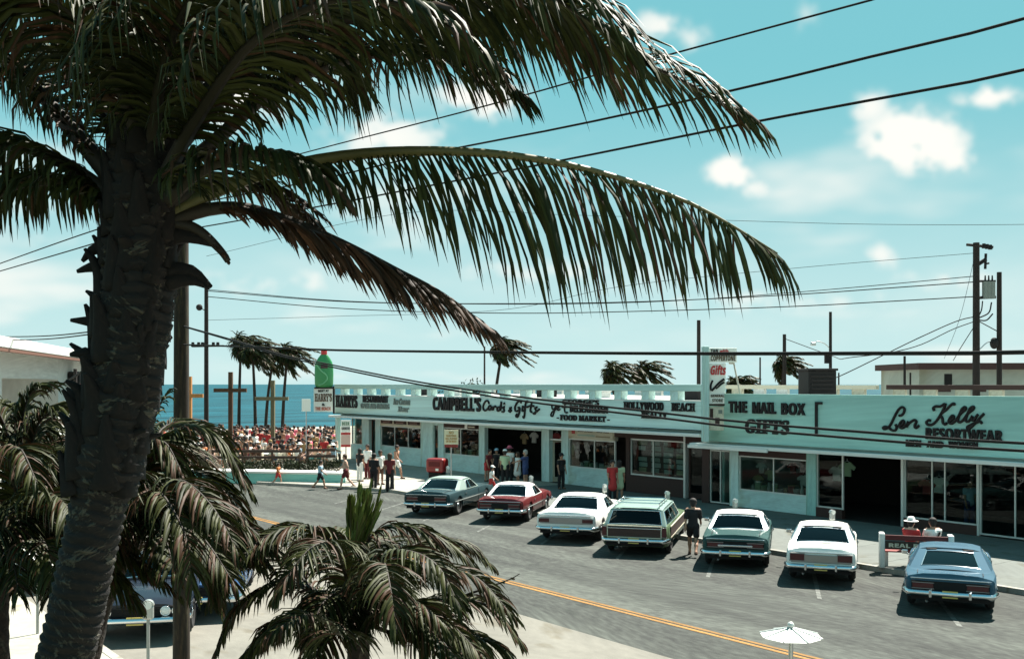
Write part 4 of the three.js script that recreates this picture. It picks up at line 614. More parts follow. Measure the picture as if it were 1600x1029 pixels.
  for (const s of [-1, 1]) for (const q of [0.56, 0.78]) { const hl = mesh('headlight', new THREE.SphereGeometry(0.085, 14, 8).scale(1, 1, 0.4).translate(s * w * q, hood - 0.28, L + 0.02), lampWhite, t); mesh('bezel', new THREE.TorusGeometry(0.09, 0.012, 6, 16).translate(s * w * q, hood - 0.28, L + 0.025), mat.chrome, hl); }
  const fp = mesh('front_plate', rbox(0.31, 0.155, 0.012, 0.004, 0, 0.46, L + 0.135), plateM, t); mesh('plate_letters', [0, 1, 2, 3, 4].map((i) => box(0.032, 0.07, 0.004, -0.1 + i * 0.05, 0.46, L + 0.143)), M(0.03, 0.03, 0.12, 0.6), fp);
  // mirrors, wheels
  mesh('wing_mirror', [rbox(0.14, 0.10, 0.05, 0.02, w * 1.0 + 0.07, belt + 0.06, fb - 0.35), box(0.1, 0.02, 0.03, w * 0.97, belt + 0.0, fb - 0.35)], mat.chrome, t);
  const tyre = new THREE.TorusGeometry(wr - 0.075, 0.085, 10, 26).rotateY(Math.PI / 2), rim = mergeGeometries([new THREE.CylinderGeometry(wr - 0.12, wr - 0.12, 0.10, 20).rotateZ(Math.PI / 2).toNonIndexed(), new THREE.SphereGeometry(0.11, 12, 6).scale(0.55, 1, 1).translate(0.04, 0, 0).toNonIndexed(), new THREE.TorusGeometry(wr - 0.115, 0.014, 6, 20).rotateY(Math.PI / 2).translate(0.055, 0, 0).toNonIndexed()]);
  for (const z of za) for (const s of [-1, 1]) { const wg = mesh('wheel', new THREE.CylinderGeometry(0.06, 0.06, 0.2, 8).rotateZ(Math.PI / 2), mat.black, t); wg.position.set(s * (w - 0.13), wr + 0.01, z); if (s < 0) wg.rotation.y = Math.PI; const ty2 = mesh('tyre', tyre, mat.rubber, wg); ty2.scale.x = 1.15; mesh('hubcap', rim, mat.metal, wg); }
  if (o.wagon) { // wood panelling, roof rack
    for (const s of [-1, 1]) { mesh('wood_panel', box(0.02, 0.3, L - 1.2, s * (w * 1.0 + 0.006), 0.68, L / 2 - 0.1), o.wood, t); mesh('wood_trim', [box(0.025, 0.03, L - 1.16, s * (w + 0.012), 0.84, L / 2 - 0.1), box(0.025, 0.03, L - 1.16, s * (w + 0.012), 0.52, L / 2 - 0.1)], mat.cream, t); }
    const tg = mesh('tailgate_panel', rbox(w * 1.56, 0.31, 0.03, 0.01, 0, 0.72, -0.005), o.wood, t); mesh('wood_trim', [box(w * 1.6, 0.025, 0.04, 0, 0.885, -0.01), box(w * 1.6, 0.025, 0.04, 0, 0.555, -0.01), box(0.025, 0.35, 0.04, w * 0.79, 0.72, -0.01), box(0.025, 0.35, 0.04, -w * 0.79, 0.72, -0.01)], mat.cream, tg);
    const rk = []; for (const s of [-1, 1]) { rk.push(bar(V3(s * tw * 0.85, ry + 0.13, rt + 0.1), V3(s * tw * 0.85, ry + 0.13, ft - 0.5), 0.018)); for (let i = 0; i < 4; i++) rk.push(bar(V3(s * tw * 0.85, ry - 0.02, rt + 0.15 + i * 0.55), V3(s * tw * 0.85, ry + 0.13, rt + 0.15 + i * 0.55), 0.016)); } for (let i = 0; i < 3; i++) rk.push(bar(V3(-tw * 0.85, ry + 0.13, rt + 0.2 + i * 0.7), V3(tw * 0.85, ry + 0.13, rt + 0.2 + i * 0.7), 0.016)); mesh('roof_rack', rk, mat.chrome, t);
  }
  return t;
}
const vinylTex = noiseTex(256, (u, v) => { const n = 0.9 + 0.3 * tile(u, v, 40, 2, 2); return [n, n, n]; }, 6);
const vinyl = (r, g, b) => M(r, g, b, 0.6, { map: vinylTex });
// place by the middle of the rear bumper: pixel at the height of the bumper's underside, and a heading to the right of straight away
function park(t, px, py, deg, front = false, len = 0) {
  const Z = F * (H - 0.40) / (py - HOR), a = deg * Math.PI / 180; t.position.set((px - 800) / F * Z, 0.008, -Z); t.rotation.y = Math.PI - a; return t;
}
const grp = 'cars angle-parked along the shop kerb';
const wood = M(0.055, 0.018, 0.012, 0.55, { map: noiseTex(256, (u, v) => { const n = 0.8 + 0.5 * tile(u * 0.2, v, 30, 2, 3); return [n, n, n]; }, 2) });
park(makeCar('dark teal hardtop car with grey-green vinyl roof, first of the row at the beach end', { L: 5.3, W: 1.95, paint: paint(0.016, 0.040, 0.046), roof: vinyl(0.20, 0.27, 0.24), band: mat.black, rb: 1.15, rt: 1.95, ft: 2.85, fb: 3.45, deck: 0.92, group: grp, sideCuts: [[0.36, 0.55, 0.1, 0.86], [0.56, 0.93, 0.08, 0.88]] }), 666, 791, 17);
park(makeCar('dark red hardtop car with white vinyl roof, parked beside the teal car', { L: 4.9, W: 1.80, paint: paint(0.095, 0.009, 0.010), roof: vinyl(0.78, 0.78, 0.74), band: mat.black, rb: 1.1, rt: 1.75, ft: 2.55, fb: 3.15, deck: 0.88, belt: 0.85, roofY: 1.25, group: grp, sideCuts: [[0.40, 0.56, 0.1, 0.84], [0.57, 0.93, 0.08, 0.88]] }), 781, 801, 14.5);
park(makeCar('all white full-size sedan between the red car and the wood-panelled wagon', { L: 5.5, W: 2.0, paint: paint(0.78, 0.77, 0.73), band: M(0.3, 0.3, 0.3, 0.3, { metalness: 0.8 }), rb: 1.35, rt: 2.05, ft: 2.95, fb: 3.6, deck: 0.95, lampW: 0.34, lampX: 0.7, group: grp, sideCuts: [[0.3, 0.52, 0.1, 0.86], [0.54, 0.93, 0.08, 0.88]] }), 884, 829, 16);
park(makeCar('green station wagon with dark wood panels and a roof rack', { L: 5.4, W: 1.98, wagon: true, paint: paint(0.07, 0.11, 0.055), roof: paint(0.20, 0.28, 0.25), wood, rb: 0.12, rt: 0.42, ft: 2.85, fb: 3.45, roofY: 1.36, tumble: 0.78, deck: 0.90, lampW: 0.13, lampX: 0.88, lampH: 0.26, lampDy: 0.04, tailY: 0.68, rearCut: [0.06, 0.94, 0.06, 0.92], sideCuts: [[0.06, 0.36, 0.1, 0.88], [0.39, 0.64, 0.1, 0.88], [0.66, 0.94, 0.1, 0.88]], group: grp }), 991, 848, 15.9);
park(makeCar('dark green car with white roof parked beside the walking person', { L: 5.2, W: 1.82, paint: paint(0.022, 0.062, 0.058), roof: vinyl(0.78, 0.78, 0.74), band: mat.black, strip: true, rb: 1.35, rt: 2.0, ft: 2.85, fb: 3.5, deck: 0.92, group: grp, rearCut: [0.06, 0.94, 0.06, 0.9] }), 1149, 868, 15);
park(makeCar('white two-door coupe with dark tail lamps next to the dark green car', { L: 4.8, W: 1.72, paint: paint(0.76, 0.75, 0.70), band: M(0.28, 0.28, 0.27, 0.3, { metalness: 0.8 }), rb: 0.95, rt: 1.75, ft: 2.6, fb: 3.2, deck: 0.90, roofY: 1.26, lampW: 0.40, lampX: 0.66, lampH: 0.16, lampDy: 0.03, group: grp, rearCut: [0.07, 0.93, 0.08, 0.9] }), 1283, 890, 18.5);
park(makeCar('bright blue fastback coupe at the near end of the parked row', { L: 4.95, W: 1.88, paint: paint(0.030, 0.080, 0.118), band: mat.black, rb: 0.6, rt: 1.75, ft: 2.5, fb: 3.15, deck: 0.86, belt: 0.84, roofY: 1.205, tumble: 0.70, group: grp, rearCut: [0.14, 0.86, 0.16, 0.86], sideCuts: [[0.45, 0.6, 0.1, 0.8], [0.61, 0.93, 0.08, 0.86]] }), 1485, 933, 23);
// cars nosed in on the near side, seen past the palms
{
  const nose = (t, px, py, deg, L) => { const Z = F * (H - 0.45) / (py - HOR), a = deg * Math.PI / 180; const f = V3(-Math.sin(a), 0, Math.cos(a)); t.position.set((px - 800) / F * Z, 0.012, -Z).addScaledVector(f, -L); t.rotation.y = -a; };
  nose(makeCar('black navy sedan with four round headlights parked behind the big palm trunk', { L: 5.3, W: 1.95, paint: paint(0.004, 0.009, 0.018), rb: 1.3, rt: 2.0, ft: 2.9, fb: 3.5, group: 'cars nosed in on the near side' }), 212, 970, -10, 5.3);
  nose(makeCar('blue car with cream roof parked beside the black sedan behind the palms', { L: 5.0, W: 1.85, paint: paint(0.03, 0.08, 0.18), roof: vinyl(0.62, 0.55, 0.42), group: 'cars nosed in on the near side' }), 305, 938, -10, 5.0);
  nose(makeCar('white car mostly hidden behind the palm fronds at the near kerb', { L: 5.0, W: 1.85, paint: paint(0.76, 0.75, 0.71), group: 'cars nosed in on the near side' }), 12, 900, -10, 5.0);
}
// ---------------------------------------------------------------- palms
function frondGeo(pts, o, rnd) {
  const c = new THREE.CatmullRomCurve3(pts, false, 'catmullrom', 0.5), pos = [], col = [], idx = [], n = o.n, up = V3(0, 1, 0), wind = o.wind || V3(0, 0, 0), K = o.seg || 4;
  const tmpD = V3(0, 0, 0);
  for (let i = 0; i < n; i++) {
    const t = Math.min(0.995, o.t0 + (1 - o.t0) * (i + 0.3 * rnd()) / n), p = c.getPointAt(t), T = c.getTangentAt(t), S = V3(0, 0, 0).crossVectors(T, up).normalize(), N = V3(0, 0, 0).crossVectors(S, T).normalize();
    const prof = Math.min(1, 0.35 + 2.2 * (t - o.t0)) * (1 - 0.62 * Math.max(0, (t - 0.55) / 0.45) ** 1.3);
    for (const s of [-1, 1]) {
      if (rnd() < (o.gap || 0.04)) continue;
      const len = o.len * prof * (0.8 + 0.35 * rnd()), wd = o.width * (0.75 + 0.5 * rnd()), fw = o.fwd * (0.6 + 0.7 * t) + 0.15 * (rnd() - 0.5) + (t > 0.93 ? 1.2 : 0);
      const dir = T.clone().multiplyScalar(fw).addScaledVector(S, s * o.spread * (0.8 + 0.4 * rnd())).addScaledVector(N, o.lift + 0.25 * (rnd() - 0.5)).normalize();
      const g = V3(wind.x + 0.14 * (rnd() - 0.5), -1, wind.z + 0.14 * (rnd() - 0.5)).normalize(), droop = o.droop * (0.75 + 0.5 * rnd()), tw = (rnd() - 0.5) * 1.7;
      const tone = rnd(), dead = rnd() < (o.dead || 0.1), cr = dead ? o.cDead : o.cA, cb = dead ? o.cDead : o.cB, base = pos.length / 3; let q = p.clone();
      for (let k = 0; k <= K; k++) {
        const f = k / K; tmpD.copy(dir).lerp(g, Math.min(1, droop * Math.pow(f, 0.7) + (f > 0.6 ? droop * 0.1 : 0))).normalize();
        const Wv = T.clone().addScaledVector(tmpD, -T.dot(tmpD)); if (Wv.lengthSq() < 1e-4) Wv.copy(S); Wv.normalize(); const B = V3(0, 0, 0).crossVectors(tmpD, Wv); Wv.multiplyScalar(Math.cos(tw)).addScaledVector(B, Math.sin(tw)); B.crossVectors(tmpD, Wv).normalize();
        const hw = wd * 0.5 * (k === K ? 0.05 : f < 0.15 ? 0.7 : 1 - 0.6 * Math.max(0, f - 0.4)), fold = hw * 0.55;
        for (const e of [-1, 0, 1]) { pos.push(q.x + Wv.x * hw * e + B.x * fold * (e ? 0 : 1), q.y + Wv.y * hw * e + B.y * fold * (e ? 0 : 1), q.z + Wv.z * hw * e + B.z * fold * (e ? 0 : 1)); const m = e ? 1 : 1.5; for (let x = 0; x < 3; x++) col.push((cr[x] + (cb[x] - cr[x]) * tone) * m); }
        if (k < K) { const b = base + k * 3; idx.push(b, b + 1, b + 3, b + 1, b + 4, b + 3, b + 1, b + 2, b + 4, b + 2, b + 5, b + 4); q.addScaledVector(tmpD, len / K); }
      }
    }
  }
  const gm = new THREE.BufferGeometry(); gm.setAttribute('position', new THREE.Float32BufferAttribute(pos, 3)); gm.setAttribute('color', new THREE.Float32BufferAttribute(col, 3)); gm.setIndex(idx); gm.computeVertexNormals(); return gm;
}
const leafMat = M(1, 1, 1, 0.55, { vertexColors: true, transmission: 0.16, thickness: 0, specularIntensity: 0.3 }), leafThin = M(1, 1, 1, 0.6, { vertexColors: true, transmission: 0.15, thickness: 0, specularIntensity: 0.3 });
const rachMat = M(0.018, 0.012, 0.006, 0.7), rachGreen = M(0.10, 0.09, 0.03, 0.5), barkTex = noiseTex(512, (u, v) => { const n = 0.72 + 0.5 * tile(u, v, 14, 1) + 0.35 * tile(u * 0.35, v, 46, 5, 3), l = ss(0.06, 0.3, tile(u, v, 11, 14)); return [n * (0.82 + l * 0.3), n * (0.74 + l * 0.42), n * (0.66 + l * 0.42)]; }, 1), barkMat = M(0.052, 0.040, 0.032, 0.9, { map: rep(barkTex, 0.9, 0.7), bumpMap: rep(barkTex, 0.9, 0.7), bumpScale: 0.02 });
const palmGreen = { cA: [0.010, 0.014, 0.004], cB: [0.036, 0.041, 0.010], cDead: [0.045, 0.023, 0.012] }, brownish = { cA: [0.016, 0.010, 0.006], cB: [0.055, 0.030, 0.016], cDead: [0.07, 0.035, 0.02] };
function frond(t, pts, o, rnd) {
  const r = mesh('frond', tube(pts, o.r0 || 0.035, o.r1 || 0.006, o.rs || 26, 6), o.rm || rachMat, t);
  const l = mesh('leaflets', frondGeo(pts, o, rnd), o.young ? leafThin : leafMat, r); l.userData.kind = 'stuff'; return r;
}
{ // the big coconut palm close to the camera
  const Z = 6.2, base = P(40, 600, Z); base.y = 0.10; const t = thing('coconut_palm', 'large coconut palm with ringed leaning trunk and dark drooping fronds', 'tree', base, 0), o0 = base.clone();
  const L = (px, py, z = Z) => P(px, py, z).sub(o0), rnd = seeded(31);
  const tp = [V3(0, -0.3, 0), V3(0.06, 0.9, 0), L(72, 1130), L(108, 1000), L(138, 860), L(168, 720), L(192, 600), L(209, 480), L(220, 360), L(229, 250), L(234, 190)];
  const scarTex = noiseTex(512, (u, v) => { const b = 0.42 + 0.5 * tile(u, v, 8, 1) + 0.55 * tile(u * 0.5, v, 60, 5, 3), d = ss(0.10, 0.34, tile(u, v, 10, 14) + 0.8 * tile(u, v, 46, 3, 3)); return [b * 0.62 + d * 0.55, b * 0.52 + d * 0.58, b * 0.46 + d * 0.53]; }, 1), trunkMat = M(0.085, 0.080, 0.072, 0.9, { map: rep(scarTex, 0.9, 1.1), bumpMap: rep(scarTex, 0.9, 1.1), bumpScale: 0.02 });
  const trunk = mesh('trunk', tube(tp, 0.17, 0.165, 620, 32, (q, a) => { const s = q * 104 + 0.5 * nz(Math.cos(a) * 1.3, Math.sin(a) * 1.3, q * 9), f = s - Math.floor(s); return 0.88 + 0.15 * Math.pow(f, 0.6) * (f > 0.88 ? (1 - f) * 8.3 : 1) + 0.05 * nz(Math.cos(a) * 3, Math.sin(a) * 3, q * 130) + 0.35 * Math.exp(-q * 14) + 0.34 * ss(0.655, 0.70, q) * (1 + 0.5 * nz(Math.cos(a) * 1.5, Math.sin(a) * 1.5, q * 30)); }), trunkMat, t);
  // old leaf bases clasping the upper trunk
  const bootMat = M(0.011, 0.0065, 0.005, 0.95, { map: rep(barkTex, 2) }), curve = new THREE.CatmullRomCurve3(tp);
  for (let i = 0; i < 110; i++) {
    const q = 0.668 + 0.33 * (i / 110), p = curve.getPointAt(q), a = i * 2.399 + rnd() * 0.4, r = 0.205, out = V3(Math.cos(a), 0, Math.sin(a)), k = 0.22 + 0.26 * rnd(), fl = 0.10 + 0.55 * rnd() * rnd();
    const s = p.clone().addScaledVector(out, r - 0.05), m = s.clone().addScaledVector(out, 0.05).add(V3(0, k * 0.5, 0)), e = s.clone().addScaledVector(out, 0.06 + k * fl * 0.6).add(V3(0, k * (0.9 - fl * 0.7), 0));
    mesh('leaf_base', tube([s, m, e], 0.10, 0.012, 6, 7, (tt, an) => 0.6 + 0.5 * Math.abs(Math.cos(an))), bootMat, t);
  }
  for (const [a, b] of [[[145, 420], [120, 424]], [[142, 505], [110, 500]], [[296, 425], [330, 448]], [[298, 440], [327, 450]], [[290, 372], [340, 385]], [[148, 392], [128, 408]]]) mesh('leaf_base', tube([L(a[0] + (a[0] < 220 ? 40 : -40), a[1]), L(a[0], a[1] - 3), L(b[0], b[1])], 0.07, 0.012, 6, 6), bootMat, t);
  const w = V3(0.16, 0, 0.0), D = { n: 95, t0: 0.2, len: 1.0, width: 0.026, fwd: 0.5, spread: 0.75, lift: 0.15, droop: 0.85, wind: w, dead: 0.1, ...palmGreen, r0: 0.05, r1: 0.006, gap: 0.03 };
  const C = (list, o = {}) => frond(t, list.map(([x, y, z]) => L(x, y, z || Z)), { ...D, ...o }, rnd);
  // the sunlit frond reaching right
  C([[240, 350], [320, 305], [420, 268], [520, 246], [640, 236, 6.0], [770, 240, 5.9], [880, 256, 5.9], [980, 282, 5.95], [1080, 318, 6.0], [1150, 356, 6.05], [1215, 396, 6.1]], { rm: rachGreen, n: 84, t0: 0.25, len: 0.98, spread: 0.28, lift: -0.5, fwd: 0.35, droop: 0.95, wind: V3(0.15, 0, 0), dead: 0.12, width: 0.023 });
  // heavy dark fronds filling the upper middle
  C([[245, 270], [330, 170], [430, 75], [560, 25], [720, 6, 6.4], [850, 30, 6.5], [950, 75, 6.5], [1060, 122, 6.5], [1150, 172, 6.5]], { n: 92, len: 1.12, wind: V3(0.3, 0, 0), t0: 0.22, width: 0.025, dead: 0.12 });
  C([[250, 260], [340, 120], [470, 10, 5.9], [620, -45, 5.7], [760, -40, 5.6], [870, 0, 5.6], [960, 60, 5.6]], { n: 120, len: 1.15, wind: V3(0.22, 0, 0), width: 0.032 });
  C([[245, 250], [330, 90, 6.6], [440, -30, 6.9], [590, -70, 7.2], [740, -50, 7.4], [850, 10, 7.5], [930, 90, 7.5]], { n: 110, len: 1.25, wind: V3(0.2, 0, 0), width: 0.036 });
  C([[240, 300], [330, 225], [430, 140], [540, 95], [650, 85, 6.7], [740, 105, 6.8], [800, 140, 6.8]], { n: 110, len: 0.85, wind: V3(0.22, 0, 0), t0: 0.25 });
  C([[245, 300], [310, 180, 5.6], [400, 60, 5.2], [520, 0, 5.0], [640, 10, 4.9], [730, 60, 4.9]], { n: 100, len: 0.8, wind: V3(0.2, 0, 0) });
  // old brown fronds sagging at lower right
  C([[240, 360], [310, 330], [380, 325], [450, 345], [540, 382], [620, 422], [690, 458], [764, 512]], { ...brownish, n: 110, t0: 0.18, len: 0.55, spread: 0.5, lift: -0.1, fwd: 0.7, droop: 0.6, dead: 0.3, width: 0.026, wind: V3(0.2, 0, 0) });
  C([[240, 340], [300, 300], [360, 285, 6.5], [420, 300, 6.6], [480, 345, 6.7], [520, 400, 6.7]], { ...brownish, n: 80, len: 0.5, t0: 0.2, droop: 0.7, wind: V3(0.1, 0, 0) });
  C([[245, 330], [310, 270, 5.8], [390, 240, 5.6], [460, 250, 5.5], [520, 290, 5.5]], { n: 80, len: 0.62, t0: 0.2 });
  C([[235, 350], [300, 355], [345, 392], [356, 408]], { ...brownish, n: 10, len: 0.1, t0: 0.6, r0: 0.055, r1: 0.02 });
  // fronds to the left and overhead
  C([[220, 340], [160, 260], [100, 190], [35, 118], [-60, 50], [-160, 30]], { n: 110, len: 0.7, t0: 0.22, r0: 0.075, dead: 0.3, wind: V3(0.25, 0, 0) });
  C([[215, 350], [150, 290], [80, 245], [20, 228], [-60, 240], [-140, 290]], { n: 110, len: 0.72, t0: 0.16, r0: 0.07, wind: V3(0.12, 0, 0) });
  C([[215, 370], [160, 315], [100, 285], [30, 290], [-40, 330]], { n: 90, len: 0.55, t0: 0.15, r0: 0.06 });
  C([[225, 280], [190, 170], [130, 70], [50, 0], [-50, -30], [-150, -20]], { n: 110, len: 0.9, t0: 0.2, dead: 0.2 });
  C([[228, 270], [215, 130], [180, 20], [110, -60], [20, -90]], { n: 90, len: 0.95, t0: 0.22 });
  C([[235, 270], [250, 130, 5.7], [290, 10, 5.3], [350, -60, 5.1]], { n: 90, len: 0.9, t0: 0.2 });
  C([[235, 270], [225, 110, 6.7], [240, -20, 7.2], [290, -90, 7.6]], { n: 90, len: 0.95, t0: 0.2 });
  C([[240, 280], [290, 140, 6.8], [360, 30, 7.4], [440, -20, 7.9], [540, -10, 8.2]], { n: 100, len: 0.95, t0: 0.2 });
  C([[225, 290], [170, 190, 6.8], [120, 110, 7.4], [60, 70, 7.8], [-10, 80, 8.1]], { n: 100, len: 0.8, t0: 0.2 });
  C([[232, 260], [255, 110], [300, -10], [380, -80]], { n: 90, len: 0.9, t0: 0.2 });
  C([[232, 280], [180, 120, 5.8], [110, 20, 5.4], [10, -40, 5.2]], { n: 90, len: 0.85, t0: 0.2, dead: 0.25 });
}
// smaller palms whose crowns rise beside the near sidewalk
function youngPalm(label, px, py, Z, fr, seed, opt = {}) {
  const crown = P(px, py, Z), foot = opt.foot ?? px, base = V3((foot - 800) / F * Z, 0.10, crown.z), cx = crown.x - base.x, t = thing('young_palm', label, 'tree', base, 0), rnd = seeded(seed), L = (x, y, z) => P(x, y, z || Z).sub(base);
  mesh('trunk', tube([V3(0, -0.2, 0), V3(0.03 + cx * 0.12, crown.y * 0.45, 0.02), V3(cx * 0.45, crown.y * 0.8, 0), V3(cx, crown.y + 0.05, 0)], 0.13, 0.10, 60, 14, (q) => { const f = q * 34 % 1; return 0.93 + 0.1 * f; }), barkMat, t);
  for (const [pts, o] of fr) frond(t, [V3(cx, crown.y, 0), ...pts.map((q) => L(...q))], { n: 96, t0: 0.14, len: 0.44, width: 0.022, fwd: 0.75, spread: 0.8, lift: 0.1, droop: 0.7, wind: V3(0.15, 0, 0), dead: 0.2, ...palmGreen, r0: 0.022, r1: 0.004, gap: 0.12, ...opt, ...o }, rnd);
  for (let i = 0; i < (opt.extra ?? 14); i++) { const a = i * 2.4 + rnd(), e = 0.25 + 0.9 * rnd(), l = (opt.reach || 1.25) * (0.8 + 0.4 * rnd()), h = V3(Math.cos(a) * Math.cos(e), Math.sin(e), Math.sin(a) * Math.cos(e)); frond(t, [0, 0.33, 0.66, 1].map((f) => V3(cx, crown.y, 0).addScaledVector(h, l * f).add(V3(0.1 * f, -l * 0.75 * f * f, 0))), { n: 84, t0: 0.14, len: 0.42, width: 0.022, fwd: 0.75, spread: 0.8, lift: 0.1, droop: 0.7, wind: V3(0.15, 0, 0), dead: 0.25, ...palmGreen, r0: 0.022, r1: 0.004, gap: 0.12 }, rnd); }
  return t;
}
const Yb = {};
{
  const t = youngPalm('bushy young palm with an upright pale green spear leaf beside the road', 560, 985, 9, [
    [[[500, 880], [440, 838], [380, 858], [340, 920]], Yb], [[[530, 870], [490, 825, 8.7], [430, 830, 8.5], [360, 880, 8.3]], {}], [[[560, 880], [590, 830], [650, 825], [720, 862], [760, 920]], Yb], [[[590, 900], [650, 850, 9.3], [715, 845, 9.5], [765, 880, 9.6]], {}],
    [[[600, 930], [670, 890, 8.6], [740, 900, 8.4], [800, 960, 8.2]], {}], [[[610, 960], [680, 935], [760, 945], [812, 1000]], {}], [[[520, 940], [450, 910], [380, 940], [340, 1010]], {}], [[[540, 900, 8.4], [520, 850, 7.9], [480, 860, 7.5], [430, 930, 7.3]], {}],
    [[[580, 900, 8.4], [620, 860, 8.0], [680, 880, 7.7], [720, 950, 7.5]], {}], [[[545, 890, 9.6], [530, 835, 10], [500, 830, 10.3], [450, 870, 10.5]], {}], [[[600, 960, 8.4], [650, 940, 8], [700, 980, 7.8]], {}], [[[510, 980], [440, 970], [390, 1020]], {}], [[[580, 880, 9.8], [610, 840, 10.1], [660, 850, 10.3], [700, 900, 10.5]], Yb], [[[620, 990], [700, 985], [780, 1010], [810, 1050]], {}],
    [[[640, 960], [740, 925], [800, 903], [812, 896]], { n: 12, len: 0.10, r0: 0.03, fwd: 1.2 }], [[[530, 990, 8], [480, 960, 7.6], [420, 990, 7.3]], {}], [[[500, 930, 9.2], [430, 870, 9.4], [370, 880, 9.5], [330, 940, 9.6]], {}], [[[590, 920, 8.2], [600, 880, 7.7], [610, 920, 7.3], [620, 990, 7.1]], {}], [[[560, 900, 9.4], [560, 850, 9.7], [590, 850, 10], [620, 900, 10.2]], Yb],
  ], 41);
  // upright young spear
  const base = t.position, rnd = seeded(5);
  for (const ends of [[548, 782], [562, 768], [578, 764], [592, 772], [570, 776]]) { const sp = [[538 + rnd() * 8, 910], [545 + (ends[0] - 545) * 0.35, 865], [548 + (ends[0] - 548) * 0.75, 815], ends].map(([x, y]) => P(x, y, 8.9 + 0.2 * rnd()).sub(base)); frond(t, sp, { n: 40, t0: 0.08, len: 0.27, width: 0.026, young: true, fwd: 2.6, spread: 0.42, lift: 0, droop: 0.05, dead: 0, cA: [0.07, 0.10, 0.022], cB: [0.17, 0.20, 0.055], cDead: [0.1, 0.1, 0.03], rm: rachGreen, r0: 0.02, r1: 0.008 }, rnd); }
}
youngPalm('dark young palm arching out behind the big palm trunk', 222, 830, 8.6, [
  [[[235, 730], [280, 672], [335, 680], [390, 765]], Yb], [[[240, 760], [290, 735], [350, 765], [402, 842]], Yb], [[[230, 720, 9], [260, 665, 9.4], [310, 665, 9.6], [370, 720, 9.8]], Yb], [[[250, 800], [310, 790], [360, 820], [405, 880]], {}], [[[240, 780, 8.2], [280, 750, 7.8], [330, 790, 7.5], [370, 860, 7.3]], {}],
  [[[245, 820], [290, 820], [330, 870], [345, 940]], {}], [[[215, 740], [180, 690], [130, 690], [90, 750]], {}], [[[205, 780], [150, 750], [90, 780], [50, 850]], {}], [[[220, 740, 9.2], [205, 680, 9.6], [170, 670, 9.9], [120, 720, 10]], {}], [[[235, 690], [245, 640], [262, 612]], { n: 30, len: 0.3, dead: 0.1 }],
  [[[200, 820, 8.2], [150, 810, 7.8], [110, 870, 7.5]], {}], [[[235, 740, 9.4], [270, 700, 9.8], [320, 720, 10.1], [360, 790, 10.3]], {}], [[[215, 770, 8.2], [190, 740, 7.7], [160, 790, 7.4], [150, 880, 7.3]], {}], [[[230, 790, 8], [250, 770, 7.6], [290, 840, 7.3], [300, 920, 7.2]], {}], [[[260, 850], [310, 865], [340, 930]], {}], [[[225, 760], [230, 700, 8.4], [255, 690, 8.3], [285, 740, 8.2]], Yb],
], 77, { foot: 96 });
youngPalm('dark young palm with stiff upright fronds in front of the white building', -8, 860, 8.2, [
  [[[35, 760], [60, 660], [95, 640], [130, 690]], {}], [[[30, 750], [35, 650], [50, 610], [70, 600]], {}], [[[20, 740], [0, 650], [-30, 620], [-80, 650]], {}], [[[50, 800], [90, 730], [130, 720], [165, 790]], {}], [[[10, 800], [-30, 760], [-80, 770], [-120, 850]], {}], [[[40, 820, 7.8], [70, 770, 7.4], [110, 800, 7.2], [140, 880, 7]], {}],
  [[[45, 830], [85, 810], [120, 850], [135, 930]], {}], [[[25, 790, 7.8], [15, 720, 7.4], [30, 700, 7.2], [60, 760, 7]], {}], [[[38, 780, 8.6], [70, 700, 9], [110, 690, 9.2], [150, 740, 9.4]], {}], [[[20, 840, 7.8], [-10, 830, 7.5], [-40, 900, 7.3]], {}], [[[45, 850, 7.8], [70, 850, 7.4], [85, 920, 7.2]], {}], [[[30, 760, 8.8], [50, 650, 9.2], [80, 660, 9.4], [100, 740, 9.5]], {}],
], 91);
// distant palms bent by the sea wind
function farPalm(label, px, topPy, Z, baseY, lean, size, seed, trunkPx, group) {
  const top = P(px, topPy, Z), base = V3(top.x + lean, baseY, top.z), t = thing('windblown_palm', label, 'tree', base, 0, group), rnd = seeded(seed), c = top.clone().sub(base);
  mesh('trunk', tube([V3(0, -0.2, 0), V3(-lean * 0.35, c.y * 0.5, 0), c], 0.17, 0.10, 20, 8), barkMat, t);
  for (let i = 0; i < 26; i++) { const a = i * 2.4 + rnd(), el = 1.1 - (i / 26) * 1.8, l = size * (0.8 + 0.4 * rnd()), h = V3(Math.cos(a) * Math.cos(el), Math.sin(el), Math.sin(a) * Math.cos(el)), wv = V3(0.8, -0.05, 0); const p = [0, 0.33, 0.66, 1].map((f) => c.clone().addScaledVector(h, l * f * (1 - 0.25 * f)).addScaledVector(wv, l * 0.62 * f * f).add(V3(0, -l * 0.42 * f * f, 0))); frond(t, p, { n: 30, t0: 0.06, len: size * 0.36, width: 0.10, fwd: 0.9, spread: 0.7, lift: 0, droop: 0.6, wind: V3(0.7, 0, 0), dead: 0.12, ...palmGreen, r0: 0.05, r1: 0.015, rs: 6, seg: 3 }, rnd); }
  return t;
}
const pg = 'wind-bent palms on the promenade', pr = 'palms rising behind the long shop building';
farPalm('tallest wind-bent palm on the promenade, beside the middle cross', 376, 537, 92, 0, -0.2, 2.5, 3, 8, pg); farPalm('wind-bent palm with dense crown beside the tallest one', 394, 545, 90, 0, 0.3, 2.4, 4, 8, pg); farPalm('leaning wind-bent palm behind the third cross', 427, 556, 94, 0, -0.8, 2.2, 5, 8, pg); farPalm('slim wind-bent palm on the promenade next to the bottle sign', 449, 552, 90, 0, -0.5, 2.3, 6, 8, pg);
